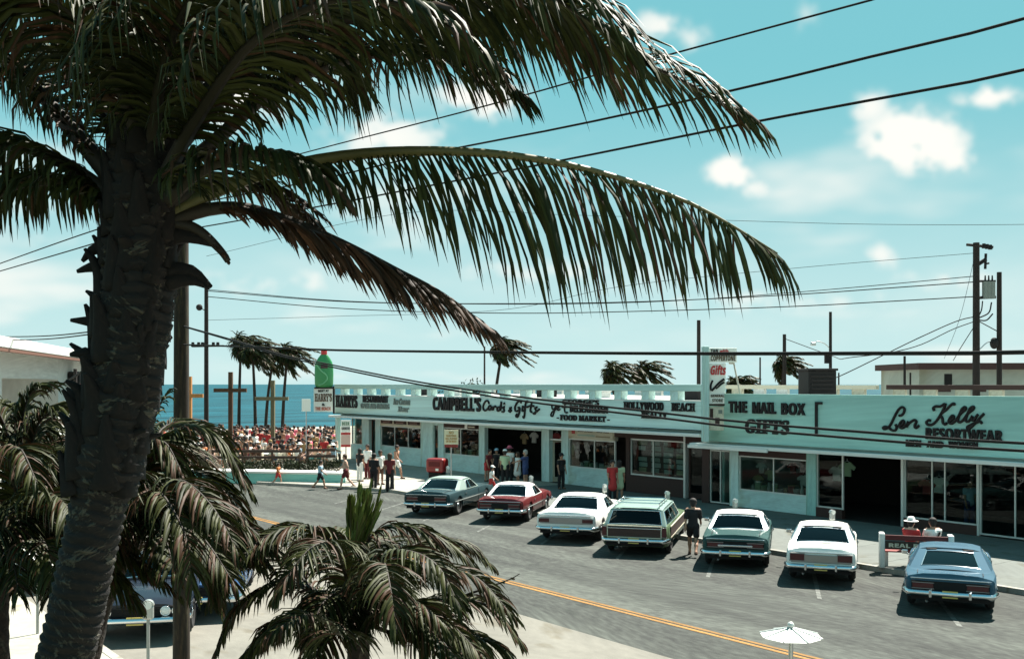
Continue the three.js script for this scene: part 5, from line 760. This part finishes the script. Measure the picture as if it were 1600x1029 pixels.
farPalm('palm with swept crown behind the card shop parapet', 785, 542, 84, 0, -0.9, 2.1, 7, 8, pr); farPalm('left of a pair of bushy palms behind the realty office', 958, 580, 80, 0, 0.2, 2.0, 8, 8, pr); farPalm('right of a pair of bushy palms behind the realty office', 1006, 578, 82, 0, -0.2, 2.1, 9, 8, pr); farPalm('low palm behind the vertical gift sign', 1150, 600, 74, 0, 0.2, 1.7, 10, 8, pr); farPalm('palm behind the gift shop roof', 1224, 568, 78, 0, -0.2, 1.7, 11, 8, pr);
// shrubs: uneven clumps of small leaves
function shrub(label, pos, rx, ry, rz, n, seed, group, leaf = 0.11) {
  const t = thing('shrub', label, 'shrub', pos, 0, group), rnd = seeded(seed), p = [], col = [], lobes = Array.from({ length: 9 }, () => [(rnd() - 0.5) * 1.3 * rx, ry * (0.45 + 0.75 * rnd()), (rnd() - 0.5) * 1.3 * rz, 0.35 + 0.35 * rnd()]);
  for (let i = 0; i < n; i++) { const l = lobes[Math.floor(rnd() * 9)], a = rnd() * 6.283, e = Math.acos(2 * rnd() - 1), q = l[3] * (0.6 + 0.45 * rnd()), x = l[0] + rx * q * Math.sin(e) * Math.cos(a), y = Math.max(0.05, l[1] + ry * q * Math.cos(e) * 0.8), z = l[2] + rz * q * Math.sin(e) * Math.sin(a), d = V3(rnd() - 0.5, rnd() - 0.3, rnd() - 0.5).normalize(), s = V3(rnd() - 0.5, rnd() - 0.5, rnd() - 0.5).cross(d).normalize(), sz = leaf * (0.6 + 0.8 * rnd()), k = 0.6 + 0.8 * rnd(); p.push(x - s.x * sz * 0.35, y - s.y * sz * 0.35, z - s.z * sz * 0.35, x + s.x * sz * 0.35, y + s.y * sz * 0.35, z + s.z * sz * 0.35, x + d.x * sz, y + d.y * sz, z + d.z * sz); for (let c = 0; c < 3; c++) col.push(0.020 * k, 0.028 * k, 0.010 * k); }
  const g = new THREE.BufferGeometry(); g.setAttribute('position', new THREE.Float32BufferAttribute(p, 3)); g.setAttribute('color', new THREE.Float32BufferAttribute(col, 3)); g.computeVertexNormals();
  mesh('foliage', g, leafMat, t).userData.kind = 'stuff'; mesh('stem', [0, 1, 2].map((i) => tube([V3(0, -0.1, 0), V3((i - 1) * rx * 0.3, ry * 0.6, 0.1 * (i - 1))], 0.05, 0.02, 4, 5)), barkMat, t); return t;
}
for (let i = 0; i < 7; i += 1) shrub('dark hedge shrub behind the low aqua wall', GZ(372 + i * 24, 54.5 + (i % 2) * 1.2, 0.12), 0.8, 0.55, 0.6, 620, 200 + i, 'hedge shrubs behind the low wall');
shrub('rounded dark tree crown peeping over the card shop parapet beside the thin pole', GZ(737, 82, 0), 1.6, 3.4, 1.4, 3000, 301, null, 0.22); shrub('small rounded bush peeping over the parapet above the card shop name', GZ(699, 84, 0), 1.2, 2.95, 1.2, 2000, 302, null, 0.22);
// ---------------------------------------------------------------- poles and wires
function pole(name, label, px, top, Z, dia, foot = 0, extra, group) { const b = GZ(px, Z, foot), h = H - (top - HOR) / F * Z, t = thing(name, label, 'pole', b, 0, group); mesh('pole', tube([V3(0, -0.3, 0), V3(0, h - foot, 0)], dia / 2 * 1.08, dia / 2 * 0.85, 4, 12), mat.pole, t); if (extra) extra(t, h - foot, (x, y) => P(x, y, Z).sub(b)); return t; }
const nearPole = pole('utility_pole', 'weathered wooden utility pole standing behind the big palm trunk', 283, 285, 15, 0.24, 0.13, (t, h) => { mesh('crossarm', box(2.2, 0.1, 0.1, 0, h - 0.25, 0.12).applyMatrix4(new THREE.Matrix4().makeRotationY(-0.6)), mat.pole, t); });
nearPole.children[0].material = M(0.055, 0.042, 0.024, 0.95, { map: rep(barkTex, 2, 0.25) });
pole('utility_pole', 'tall dark utility pole with lamps at the promenade between two crosses', 322, 436, 62, 0.28, 0.12, (t, h, Q) => { mesh('crossarm', bar(Q(300, 541), Q(349, 540), 0.06), mat.pole, t); for (const [x, y] of [[301, 541], [310, 541], [316, 541], [333, 541], [340, 541]]) mesh('insulator', new THREE.CylinderGeometry(0.09, 0.12, 0.28, 8).translate(...Q(x, y - 3).toArray()), mat.black, t); mesh('lamp_globe', new THREE.SphereGeometry(0.2, 12, 8).translate(...Q(311, 480).toArray()), mat.black, t); mesh('lamp_arm', bar(Q(311, 480), Q(322, 486), 0.03), mat.pole, t); });
const bigPole = pole('utility_pole', 'tall utility pole with crossarm and transformers behind the resortwear store', 1526, 379, 48, 0.34, 0, (t, h, Q) => {
  mesh('crossarm', bar(Q(1511, 382), Q(1552, 386), 0.07), mat.pole, t);
  for (const [x, y] of [[1538, 384], [1543, 385], [1548, 386]]) mesh('insulator', new THREE.CylinderGeometry(0.08, 0.1, 0.22, 8).translate(...Q(x, y).toArray()), mat.black, t);
  for (const x of [1540, 1545.5, 1551]) { const k = mesh('transformer', new THREE.CylinderGeometry(0.14, 0.14, 0.8, 14).translate(...Q(x, 453).toArray()), M(0.16, 0.18, 0.16, 0.6), t); mesh('bushing', new THREE.CylinderGeometry(0.03, 0.05, 0.3, 8).translate(...Q(x, 435).toArray()), mat.black, k); }
  mesh('transformer_frame', [bar(Q(1527, 439), Q(1556, 439), 0.06), bar(Q(1527, 465), Q(1556, 464), 0.08)], mat.black, t);
  mesh('cutout_switch', [bar(Q(1530, 412), Q(1541, 405), 0.1), bar(Q(1541, 396), Q(1540, 420), 0.06), bar(Q(1540, 412), Q(1546, 411), 0.05)], mat.black, t);
  mesh('jumper_cables', [tube([Q(1528, 497), Q(1536, 494), Q(1546, 488), Q(1550, 472)], 0.035, 0.035, 10, 5), tube([Q(1530, 500), Q(1542, 500), Q(1552, 490)], 0.035, 0.035, 10, 5), tube([Q(1528, 497), Q(1534, 485), Q(1536, 470)], 0.03, 0.03, 10, 5)], mat.wire, t);
});
pole('utility_pole', 'dark pole with a street lamp at the corner of the pale house', 1562, 425, 49, 0.26, 0, (t, h, Q) => { mesh('lamp_arm', tube([Q(1562, 532), Q(1555, 531), Q(1543, 535), Q(1532, 545)], 0.03, 0.03, 10, 5), mat.metal, t); mesh('lamp_head', new THREE.SphereGeometry(0.2, 10, 8).scale(1, 1.4, 1).translate(...Q(1554, 536).toArray()), mat.soot, t); });
pole('street_pole', 'dark bare pole rising beside the vertical gift sign', 1092, 500, 56, 0.24); pole('street_pole', 'slim pole carrying a small box behind the black rooftop unit', 1298, 487, 60, 0.2, 0, (t, h, Q) => { mesh('junction_box', rbox(0.3, 0.5, 0.25, 0.03).translate(...Q(1293, 561).toArray()), mat.black, t); mesh('lamp_arm', tube([Q(1298, 545), Q(1288, 536), Q(1276, 533), Q(1272, 536)], 0.03, 0.03, 10, 5), mat.metal, t); mesh('lamp_head', rbox(0.3, 0.2, 0.2, 0.05).translate(...Q(1271, 537).toArray()), mat.metal, t); });
pole('street_pole', 'short thick pole above the palm behind the gift shop roof', 1226, 522, 60, 0.24); pole('street_pole', 'thin pale pole next to the swept palm behind the card shop', 757, 541, 72, 0.14); pole('street_pole', 'thin pole standing alone behind the gift shop name', 1188, 558, 64, 0.12); pole('street_pole', 'thin dark pole left of the pale house', 1414, 556, 58, 0.16, 0); pole('street_pole', 'short thin pole touching the eaves of the pale house', 1423, 582, 57, 0.12); pole('street_pole', 'short thin mast right of the black rooftop unit', 1311, 582, 57, 0.1);
pole('street_pole', 'thin dark pole before the white building with the red stripe', 117, 576, 30, 0.12, 0.13);
// wires: sagging curves between the poles
function wire(label, pts, r, group) { return tag(mesh('overhead_wire', tube(pts, r, r, 60, 5), mat.wire), label, 'wire', group); }
const along = (px, py, s) => { const Z = 15 - CA * s; return P(px, py, Z); };               // points of the near street line: s metres back from the near pole
const pos0 = GZ(283, 15), streetPt = (px) => { const dx = (px - 800) / F; const s = (dx * 15 - pos0.x) / (SA + CA * dx); return 15 - CA * s; }; // distance of the near line where it crosses a column
const nearWire = (label, list, r) => { const pts = list.map(([x, y]) => P(x, y, streetPt(x))); const b = pts[pts.length - 1], e = V3(pos0.x + SA * 36, pts[0].y + 0.2, pos0.z + CA * 36); pts.push(b.clone().lerp(e, 0.4).add(V3(0, -0.15, 0)), e); return wire(label, pts, r, 'wires along the near side of the street'); };
nearWire('uppermost thin power line crossing the sky from the near pole', [[283, 290], [500, 232], [760, 165], [1010, 95], [1250, 30], [1420, -18]], 0.007);
nearWire('second power line crossing the sky from the near pole', [[283, 322], [500, 280], [690, 236], [900, 195], [1180, 133], [1400, 79], [1567, 40], [1600, 31]], 0.009);
nearWire('third power line crossing the sky from the near pole', [[283, 360], [500, 322], [660, 292], [880, 250], [1180, 190], [1400, 149], [1567, 118], [1600, 111]], 0.009);
nearWire('thick straight telephone cable running level above the parapet', [[283, 538], [430, 543], [520, 546.5], [800, 550], [1095, 552], [1400, 551.5], [1567, 551], [1600, 550.5]], 0.013);
for (const d of [0, 11]) nearWire(d ? 'lower of two cables sagging across the shop fascia' : 'upper of two cables sagging across the shop fascia', [[283, 508 + d * 0.1], [375, 534 + d * 0.2], [440, 554 + d * 0.25], [505, 567 + d * 0.3], [640, 594 + d * 0.35], [830, 622 + d * 0.55], [1020, 643 + d * 0.7], [1140, 657 + d * 0.8], [1280, 669.5 + d], [1440, 681 + d], [1567, 692 + d * 1.1], [1610, 695 + d * 1.1]], 0.0085);
const farWire = (label, list, r = 0.022) => wire(label, list.map(([x, y]) => P(x, y, 62 - 14 * (x - 322) / 1204)), r, 'far wires between the promenade pole and the transformer pole');
farWire('far line ending just under the transformer pole crossarm', [[322, 500], [520, 494], [800, 482], [960, 449], [1250, 418], [1526, 395]], 0.012); farWire('far line meeting the transformer pole above the transformers', [[322, 452], [540, 470], [800, 475], [1000, 472], [1130, 465], [1320, 450], [1526, 431]], 0.02); farWire('far line meeting the transformer pole beside the transformers', [[322, 454], [540, 471], [800, 474], [1000, 471], [1240, 460], [1400, 449], [1526, 440]], 0.026); farWire('lowest far line meeting the transformer pole below the transformers', [[322, 463], [540, 482], [800, 489], [1000, 486], [1250, 478], [1400, 470], [1526, 463]], 0.026);
farWire('thin far line nearly level across the open sky', [[322, 400], [640, 332], [900, 336], [1165, 345], [1350, 350], [1526, 351], [1640, 350]], 0.012);
const dropWire = (label, list, r = 0.025) => wire(label, list.map(([x, y, z]) => P(x, y, z || 48)), r, 'service drops from the transformer pole');
dropWire('upper service drop sloping down from the transformer pole', [[1526, 494], [1500, 500], [1440, 526], [1390, 550], [1320, 584], [1300, 588, 56]]); dropWire('lower service drop sloping down from the transformer pole', [[1526, 501], [1490, 514], [1440, 538], [1400, 549], [1340, 557], [1290, 552, 60], [1227, 529, 60]], 0.022); dropWire('guy wire from the transformer pole to the pale house roof', [[1526, 505], [1510, 530], [1490, 563, 57]], 0.02); dropWire('thin guy wire slanting down from the crossarm pole', [[1524, 398], [1505, 480], [1476, 560, 55]], 0.01); dropWire('short brace wire between the two poles by the pale house', [[1527, 500], [1562, 519, 49]], 0.025);
wire('dark line sagging in front of the white building', [[62, 618, 20], [100, 598, 19], [130, 578, 18], [150, 556, 17], [283, 470, 15]].map((q) => P(...q)), 0.02);
for (const [a, b, c] of [[[-30, 432], [137, 383], 'lower thin wire left of the palm crown'], [[-30, 422], [140, 362], 'upper thin wire left of the palm crown']]) wire(c, [P(a[0], a[1], 24), P(b[0], b[1], 18), P(283, b[1] - 45, 15)], 0.012, 'wires left of the palm crown');
for (const [a, b, c] of [[528, 524, 'upper dark cable left of the trunk above the white building'], [533, 528, 'lower dark cable left of the trunk above the white building']]) wire(c, [P(-20, a - 2, 32), P(60, a - 3, 28), P(140, b - 6, 22), P(283, b - 30, 15)], 0.016, 'cables left of the trunk');

// ---------------------------------------------------------------- promenade things
function cross(label, px, top, armY, a0, a1, Z, m) { const b = GZ(px, Z, 0.12), t = thing('wooden_cross', label, 'cross', b, 0, 'three wooden crosses on the promenade'), Q = (x, y) => P(x, y, Z).sub(b); mesh('post', box(0.26, Q(px, top).y + 0.2, 0.26, 0, (Q(px, top).y - 0.2) / 2, 0), m, t); mesh('arm', box(Q(a1, armY).x - Q(a0, armY).x, 0.25, 0.22, (Q(a1, armY).x + Q(a0, armY).x) / 2, Q(px, armY).y, 0.15), m, t); }
const crossM = M(0.16, 0.085, 0.035, 0.85, { map: rep(barkTex, 2, 0.4) });
cross('orange-brown wooden cross half hidden by the near utility pole', 296, 588, 618, 276, 318, 68, M(0.34, 0.15, 0.04, 0.85)); cross('brown wooden cross standing alone in the middle of three', 360, 581, 609.5, 335, 386, 68, crossM); cross('greenish brown wooden cross beside the leaning palms', 426, 594, 622.5, 399, 451, 70, M(0.12, 0.11, 0.06, 0.85));
{ // low aqua planter wall with pale top
  const A = G(352, 754), Bp = G(536, 758), d = Bp.clone().sub(A), L = d.length(), t = thing('low_wall', 'low aqua wall with a pale top along the end of the street', 'wall', A, Math.atan2(-d.z, d.x));
  mesh('wall', box6(-9, L, 0, 0.52, -0.32, 0), M(0.22, 0.56, 0.50, 0.85, { map: stainTex }), t); mesh('coping', rbox6(-9.03, L + 0.03, 0.52, 0.62, -1.1, 0.04, 0.02), mat.white, t);
}
{ // dark rail fence and tables before the crowd
  const rail = (label, p0, p1, Z) => { const a = GZ(p0, Z, 0.12), b = GZ(p1, Z, 0.12), t = thing('rail_fence', label, 'fence', a, 0, 'dark rail fences before the crowd'), L = b.x - a.x; for (const y of [0.62, 0.98]) mesh('rail', rbox6(0, L, y, y + 0.16, -0.04, 0.04), mat.darkWood, t); for (let x = 0.05; x < L; x += 1.7) mesh('post', rbox6(x - 0.06, x + 0.06, 0, 1.05, -0.13, -0.045), mat.darkWood, t); };
  rail('long dark wooden rail fence between the hedge and the crowd', 330, 470, 58.5); rail('short dark wooden rail fence ending at the restaurant corner', 478, 524, 59.5); rail('dark wooden rail fence behind the palm fronds before the crowd', 205, 322, 58.5);
  const tbl = (label, px, Z, w) => { const t = thing('picnic_table', label, 'table', GZ(px, Z, 0.12), 0.15, 'white-topped tables among the crowd'); mesh('tabletop', rbox(w, 0.06, 0.9, 0.02, 0, 0.75, 0), mat.white, t); for (const [x, z] of [[-1, -1], [1, -1], [-1, 1], [1, 1]]) mesh('leg', box(0.07, 0.72, 0.07, x * (w / 2 - 0.12), 0.36, z * 0.35), mat.darkWood, t); };
  tbl('white-topped table at the front of the crowd behind the rail fence', 438, 61, 2.2); tbl('white-topped table beside the restaurant corner', 512, 61.5, 1.6); tbl('white-topped table in the crowd near the middle cross', 372, 62, 1.8); tbl('white-topped table in the crowd behind the palm fronds', 250, 62.5, 1.8);
}
{ // folding chairs under the seated beachgoers
  const proto = thing('folding_chair', 'folding beach chair under a seated beachgoer', 'chair', V3(0, 0, 0), 0, 'folding chairs in the promenade crowd'); mesh('seat', rbox(0.46, 0.03, 0.44, 0.01, 0, 0.375, 0.05), mat.cream, proto); mesh('backrest', rbox(0.46, 0.4, 0.03, 0.01, 0, 0.66, -0.2), mat.cream, proto);
  for (const [x, z] of [[-0.2, -0.18], [0.2, -0.18], [-0.2, 0.24], [0.2, 0.24]]) mesh('leg', box(0.03, 0.36, 0.03, x, 0.18, z), mat.metal, proto);
  crowdSeats.forEach(([p, a], i) => { const c = i ? copyOf(proto, p, a) : proto; c.position.copy(p); c.rotation.y = a; });
}
{ // white notice on a thin pole, sign board stand, notice post, red bin
  const s = (name, label, px, y0, y1, w, Z, m, foot = 0.12) => { const b = GZ(px, Z, foot), k = Z / F, t = thing(name, label, 'sign', b, 0), Y = (y) => H - (y - HOR) * k - foot; mesh('post', bar(V3(0, 0, -0.05), V3(0, Y(y0), -0.05), 0.035), mat.metal, t); mesh('panel', rbox6(-w / 2 * k, w / 2 * k, Y(y1), Y(y0), -0.02, 0.03, 0.01), m, t); return [t, k, Y]; };
  s('white_notice', 'blank white notice board on a thin pole before the sea', 478, 623, 642.5, 13.5, 60, mat.sign);
  { const [t, k, Y] = s('notice_post', 'yellowed notice board with brown lettering on a post before the card shop window', 705, 671.5, 694, 22, 51, M(0.62, 0.58, 0.40, 0.8), 0.13); words(t, 'NO', 'sans_bold', -4 * k, 4 * k, Y(677.5), Y(673.5), 0.031, M(0.35, 0.2, 0.06), 0.01); for (const [x, y, txt] of [[8, 682, 'SURFING'], [9, 686.4, 'BALL PLAYING'], [8, 690.6, 'ON THE BEACH']]) words(t, txt, 'sans_bold', -x * k, x * k, Y(y), Y(y - 3), 0.031, M(0.38, 0.2, 0.06), 0.01); mesh('lower_band', box6(-10.5 * k, 10.5 * k, Y(698.5), Y(694.3), -0.02, 0.03), M(0.22, 0.03, 0.025), t); }
  { const [t, k, Y] = s('sign_stand', 'white and red sign board standing at the restaurant corner', 540, 656, 675, 15, 58, mat.sign, 0.13); words(t, 'BEER', 'sans_bold', -6 * k, 6 * k, Y(664), Y(659), 0.031, M(0.1, 0.2, 0.12), 0.01); words(t, 'SANDWICHES', 'sans_bold', -6.5 * k, 6.5 * k, Y(671), Y(667), 0.031, M(0.05, 0.05, 0.05), 0.01); mesh('red_band', box6(-7.5 * k, 7.5 * k, Y(679), Y(675.3), -0.02, 0.03), mat.red, t); mesh('lower_panel', box6(-7.5 * k, 7.5 * k, Y(694), Y(679.2), -0.02, 0.03), M(0.6, 0.42, 0.36), t); mesh('red_band', box6(-7.5 * k, 7.5 * k, Y(698), Y(694.2), -0.02, 0.03), mat.red, t); }
  const r = thing('red_bin', 'rounded red bin with a white tag beside the notice post', 'bin', GZ(683, 52, 0.13), STREET_TURN * 0.4); mesh('base', rbox6(-0.36, 0.36, 0, 0.42, -0.3, 0.3, 0.05), mat.black, r); mesh('body', rbox6(-0.5, 0.5, 0.4, 1.12, -0.36, 0.36, 0.14), M(0.20, 0.010, 0.010, 0.4, { clearcoat: 0.4 }), r); mesh('flap', rbox6(-0.3, 0.3, 0.72, 0.95, 0.355, 0.385, 0.01), M(0.1, 0.008, 0.008), r); mesh('tag', box6(0.08, 0.24, 0.5, 0.62, 0.361, 0.372), mat.sign, r);
}
// parking meters along the kerb
{
  const proto = thing('parking_meter', 'parking meter at the shop kerb', 'parking meter', V3(0, 0, 0), 0, 'parking meters along the shop kerb'); mesh('post', bar(V3(0, 0, 0), V3(0, 1.02, 0), 0.026), M(0.3, 0.32, 0.3, 0.5, { metalness: 0.6 }), proto);
  const hd = mesh('head', [rbox(0.16, 0.22, 0.11, 0.04, 0, 1.13, 0), new THREE.CylinderGeometry(0.085, 0.085, 0.10, 16, 1, false, 0, Math.PI).rotateX(Math.PI / 2).rotateZ(Math.PI / 2).translate(0, 1.23, 0)], M(0.4, 0.42, 0.4, 0.4, { metalness: 0.7 }), proto); mesh('dial', new THREE.CylinderGeometry(0.06, 0.06, 0.01, 12).rotateX(Math.PI / 2).translate(0, 1.24, 0.056), mat.sign, hd);
  const sp = [[830, 'parking meter at the shop kerb before the pale column right of the card shop entrance'], [945, 'parking meter at the shop kerb before the delicatessen window'], [1043, 'parking meter at the shop kerb beside the wood-panelled wagon'], [1149, 'parking meter at the shop kerb beyond the white-roofed green car'], [1301, 'parking meter at the shop kerb beyond the white coupe'], [700, 'parking meter at the shop kerb beyond the teal car']];
  sp.forEach(([px, label], i) => { const v = KERB + 0.5, dx = (px - 800) / F, Z = v / (dx * CA + SA), p = GZ(px, Z, 0.13), c = i ? copyOf(proto, p, 0.3, label) : proto; c.position.copy(p); c.rotation.y = 0.3; c.userData.label = label; });
  for (const [px, Z, label] of [[231, 16.4, 'pale parking meter in front of the black sedan'], [58, 20, 'pale parking meter at the near kerb left of the big palm trunk']]) copyOf(proto, GZ(px, Z, 0.13), 0.2, label, 'parking meters on the near sidewalk').scale.setScalar(1.08);
}
// advertising bench with two people
{
  const a = GZ(1432, 27.0, 0.13), t = thing('bench', 'street bench with white concrete ends and a lettered backboard', 'bench', a, -0.28);
  for (const x of [-0.85, 0.85]) mesh('end_support', rbox6(x - 0.07, x + 0.07, 0, 0.92, -0.25, 0.12, 0.03), mat.white, t);
  for (let i = 0; i < 3; i++) mesh('seat_slat', rbox6(-0.78, 0.78, 0.40, 0.44, -0.5 + i * 0.15, -0.38 + i * 0.15), M(0.2, 0.03, 0.025, 0.7), t);
  for (const x of [-0.72, 0.72]) mesh('leg', box6(x - 0.05, x + 0.05, 0, 0.40, -0.48, -0.3), mat.white, t);
  mesh('top_plank', rbox6(-0.78, 0.78, 0.74, 0.88, 0.02, 0.06), M(0.10, 0.012, 0.010, 0.7), t); const b = mesh('backboard', rbox6(-0.78, 0.78, 0.5, 0.72, 0.02, 0.06), mat.darkWood, t); words(b, 'REAL ESTATE', 'sans_bold', -0.7, 0.7, 0.56, 0.66, 0.061, mat.cream, 0.01);
  t.updateMatrixWorld(true);
  const sitA = makePerson('person', 'seated person in white sun hat and red top on the street bench', { pose: 'sit', top: 'red', legwear: 'shorts', legColor: 'white', hat: 'brim', tall: 1.62, skin: 'pale', legs: [[1.45, 0.05], [1.4, -0.05]] }); face(sitA, t.localToWorld(V3(-0.12, 0, -0.3)), -0.28 + Math.PI - 0.5);
  const sitB = makePerson('person', 'seated person in white shirt with a dark strap on the street bench', { pose: 'sit', top: 'white', legwear: 'trousers', legColor: 'black', tall: 1.66, skin: 'tan' }); face(sitB, t.localToWorld(V3(0.46, 0, -0.3)), -0.28 + Math.PI + 0.3);
  mesh('strap', tube([V3(-0.12, 1.02, -0.13), V3(-0.02, 0.8, -0.17), V3(0.06, 0.6, -0.15)], 0.03, 0.03, 8, 5), cloth.black, sitB);
}
// listing cards in the realty window, each a card of its own on a board
{
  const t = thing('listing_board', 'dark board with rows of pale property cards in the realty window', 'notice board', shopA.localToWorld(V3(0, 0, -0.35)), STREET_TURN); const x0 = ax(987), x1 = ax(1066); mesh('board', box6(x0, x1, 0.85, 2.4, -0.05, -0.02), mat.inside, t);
  const rnd = seeded(8), cm = [M(0.42, 0.52, 0.48, 0.8), M(0.30, 0.38, 0.34, 0.8), M(0.36, 0.36, 0.22, 0.8), M(0.5, 0.56, 0.54, 0.8)]; const cw = (x1 - x0) / 4;
  for (let c = 0; c < 4; c++) for (let r = 0; r < 6; r++) { const w = cw * (0.55 + 0.25 * rnd()), a = x0 + c * cw + cw * 0.1 + rnd() * 0.06, y = 0.92 + r * 0.245; if (rnd() < 0.1) continue; mesh('card', box6(a, a + w, y, y + 0.17 + 0.04 * rnd(), -0.019, -0.008), cm[Math.floor(rnd() * 4)], t); }
}
// souvenirs and clothes in the shop windows
{
  const rnd = seeded(61), shirt = new THREE.Shape([[-0.2, 0], [-0.2, 0.42], [-0.38, 0.32], [-0.46, 0.46], [-0.2, 0.66], [-0.08, 0.66], [0, 0.6], [0.08, 0.66], [0.2, 0.66], [0.46, 0.46], [0.38, 0.32], [0.2, 0.42], [0.2, 0]].map(([a, b]) => new THREE.Vector2(a, b))), shirtG = new THREE.ExtrudeGeometry(shirt, { depth: 0.05, bevelEnabled: true, bevelSize: 0.02, bevelThickness: 0.02, bevelSegments: 2 });
  const hang = (B, fx, px, y, z, m, label, s = 0.8) => { const t = thing('hanging_shirt', label, 'shirt', B.localToWorld(V3(fx(px), y, z)), STREET_TURN, 'shirts hung in the shop windows'); t.scale.setScalar(s); mesh('shirt', shirtG, m, t); mesh('hanger', tube([V3(-0.2, 0.66, 0.02), V3(0, 0.74, 0.02), V3(0.2, 0.66, 0.02)], 0.01, 0.01, 6, 4), mat.metal, t); mesh('hook', bar(V3(0, 0.74, 0.02), V3(0, 0.86, 0.02), 0.008), mat.metal, t); };
  const cols = [['pale grey', M(0.4, 0.42, 0.4, 0.9)], ['dark red', M(0.2, 0.03, 0.03, 0.9)], ['tan', M(0.3, 0.22, 0.12, 0.9)], ['pale green', M(0.25, 0.35, 0.22, 0.9)], ['white', M(0.6, 0.6, 0.56, 0.9)]];
  for (const [px, y, i] of [[1173, 1.35, 0], [1187, 1.1, 3], [1222, 1.45, 1], [1238, 1.0, 4], [1168, 0.85, 2]]) hang(shopB, bx, px, y, -0.7, cols[i][1], `${cols[i][0]} shirt hanging in the gift shop window`, 0.6);
  for (const [px, y, i] of [[1288, 1.3, 4], [1304, 1.5, 3], [1430, 1.1, 1], [1448, 1.2, 4]]) hang(shopB, bx, px, y, -0.8, cols[i][1], `${cols[i][0]} shirt hanging in the resortwear shop window`, 0.75);
  for (const [px, y, i] of [[765, 1.6, 2], [780, 1.7, 0], [826, 1.6, 4], [838, 1.2, 3], [815, 1.75, 1]]) hang(shopA, ax, px, y, -2.4, cols[i][1], `${cols[i][0]} shirt hanging in the card shop entrance`, 0.8);
  for (const [px, y, i] of [[600, 1.3, 1], [612, 1.5, 2], [640, 1.4, 1], [650, 1.2, 0]]) hang(shopA, ax, px, y, -0.8, cols[i][1], `${cols[i][0]} shirt hanging behind the restaurant window`, 0.7);
  const ledge = (B, f, p0, p1, y, label) => { const t = thing('display_shelf', label, 'shelf', B.localToWorld(V3(0, 0, 0)), STREET_TURN); mesh('shelf', box6(f(p0), f(p1), y - 0.04, y, -0.75, -0.3), mat.darkWood, t); mesh('support', [box6(f(p0) + 0.05, f(p0) + 0.1, 0.02, y - 0.04, -0.6, -0.5), box6(f(p1) - 0.1, f(p1) - 0.05, 0.02, y - 0.04, -0.6, -0.5)], mat.darkWood, t); };
  const goods = (B, f, p0, p1, y, n, where) => { for (let i = 0; i < n; i++) { const px = p0 + (p1 - p0) * (i + 0.5) / n, k = Math.floor(rnd() * 5), kind = i % 3, h = 0.18 + 0.2 * rnd(), t = thing(kind === 0 ? 'vase' : kind === 1 ? 'gift_box' : 'basket', `small ${cols[k][0]} ${kind === 0 ? 'vase' : kind === 1 ? 'gift box' : 'basket'} on the shelf in the ${where}`, kind === 0 ? 'vase' : kind === 1 ? 'box' : 'basket', B.localToWorld(V3(f(px), y + 0.002, -0.5)), STREET_TURN + rnd(), `goods on the shelf in the ${where}`);
    if (kind === 0) mesh('vase', new THREE.LatheGeometry([[0.001, 0], [0.06, 0], [0.10, h * 0.35], [0.05, h * 0.75], [0.07, h], [0.055, h]].map(([a, b]) => new THREE.Vector2(a, b)), 14), cols[k][1], t); else if (kind === 1) { mesh('carton', rbox(0.24, h, 0.18, 0.015, 0, h / 2, 0), cols[k][1], t); mesh('lid', rbox(0.26, 0.05, 0.2, 0.01, 0, h + 0.02, 0), cols[(k + 1) % 5][1], t); } else { mesh('bowl', new THREE.LatheGeometry([[0.001, 0], [0.10, 0], [0.15, h * 0.6], [0.14, h * 0.6], [0.09, 0.02]].map(([a, b]) => new THREE.Vector2(a, b)), 14), cols[k][1], t); mesh('handle', new THREE.TorusGeometry(0.14, 0.012, 5, 12, Math.PI).translate(0, h * 0.6, 0), cols[2][1], t); } } };
  ledge(shopA, ax, 696, 745, 0.9, 'dark display shelf in the card shop window'); goods(shopA, ax, 697, 744, 0.9, 8, 'card shop window');
  ledge(shopB, bx, 1158, 1256, 0.68, 'dark display shelf in the gift shop window'); goods(shopB, bx, 1160, 1254, 0.68, 11, 'gift shop window');
  ledge(shopA, ax, 892, 956, 0.86, 'dark display shelf in the delicatessen window'); goods(shopA, ax, 893, 955, 0.86, 8, 'delicatessen window');
}
// white parasol just below the camera, on the near sidewalk
{
  const Z = 8.6, a = GZ(1236, Z, 0.13), top = H - (980 - HOR) / F * Z - 0.13, t = thing('white_parasol', 'peaked white parasol on the near sidewalk', 'parasol', a, 0.3); mesh('pole', bar(V3(0, 0, 0), V3(0, top, 0), 0.02), mat.metal, t);
  const cn = mesh('canopy', toCreasedNormals(new THREE.ConeGeometry(0.26, 0.07, 8, 1, true).translate(0, top - 0.035, 0), 0.1), mat.white, t); mesh('rib', Array.from({ length: 8 }, (_, i) => { const q = i * Math.PI / 4; return bar(V3(0, top + 0.004, 0), V3(0.26 * Math.sin(q), top - 0.068, 0.26 * Math.cos(q)), 0.008); }), mat.frame, cn); mesh('finial', new THREE.SphereGeometry(0.03, 8, 6).translate(0, top + 0.02, 0), mat.frame, t); mesh('base', new THREE.CylinderGeometry(0.25, 0.28, 0.08, 16).translate(0, 0.04, 0), mat.soot, t);
  const b = GZ(38, 44, 0.0), u = thing('beach_umbrella', 'white beach umbrella before the white building', 'umbrella', b, 0); mesh('pole', bar(V3(0, 0, 0), V3(0, 2.45, 0), 0.025), mat.metal, u); mesh('canopy', new THREE.SphereGeometry(1.0, 12, 5, 0, 6.284, 0, 1.0).scale(1, 0.6, 1).translate(0, 1.9, 0), mat.white, u);
}
renderer.render(scene, camera);
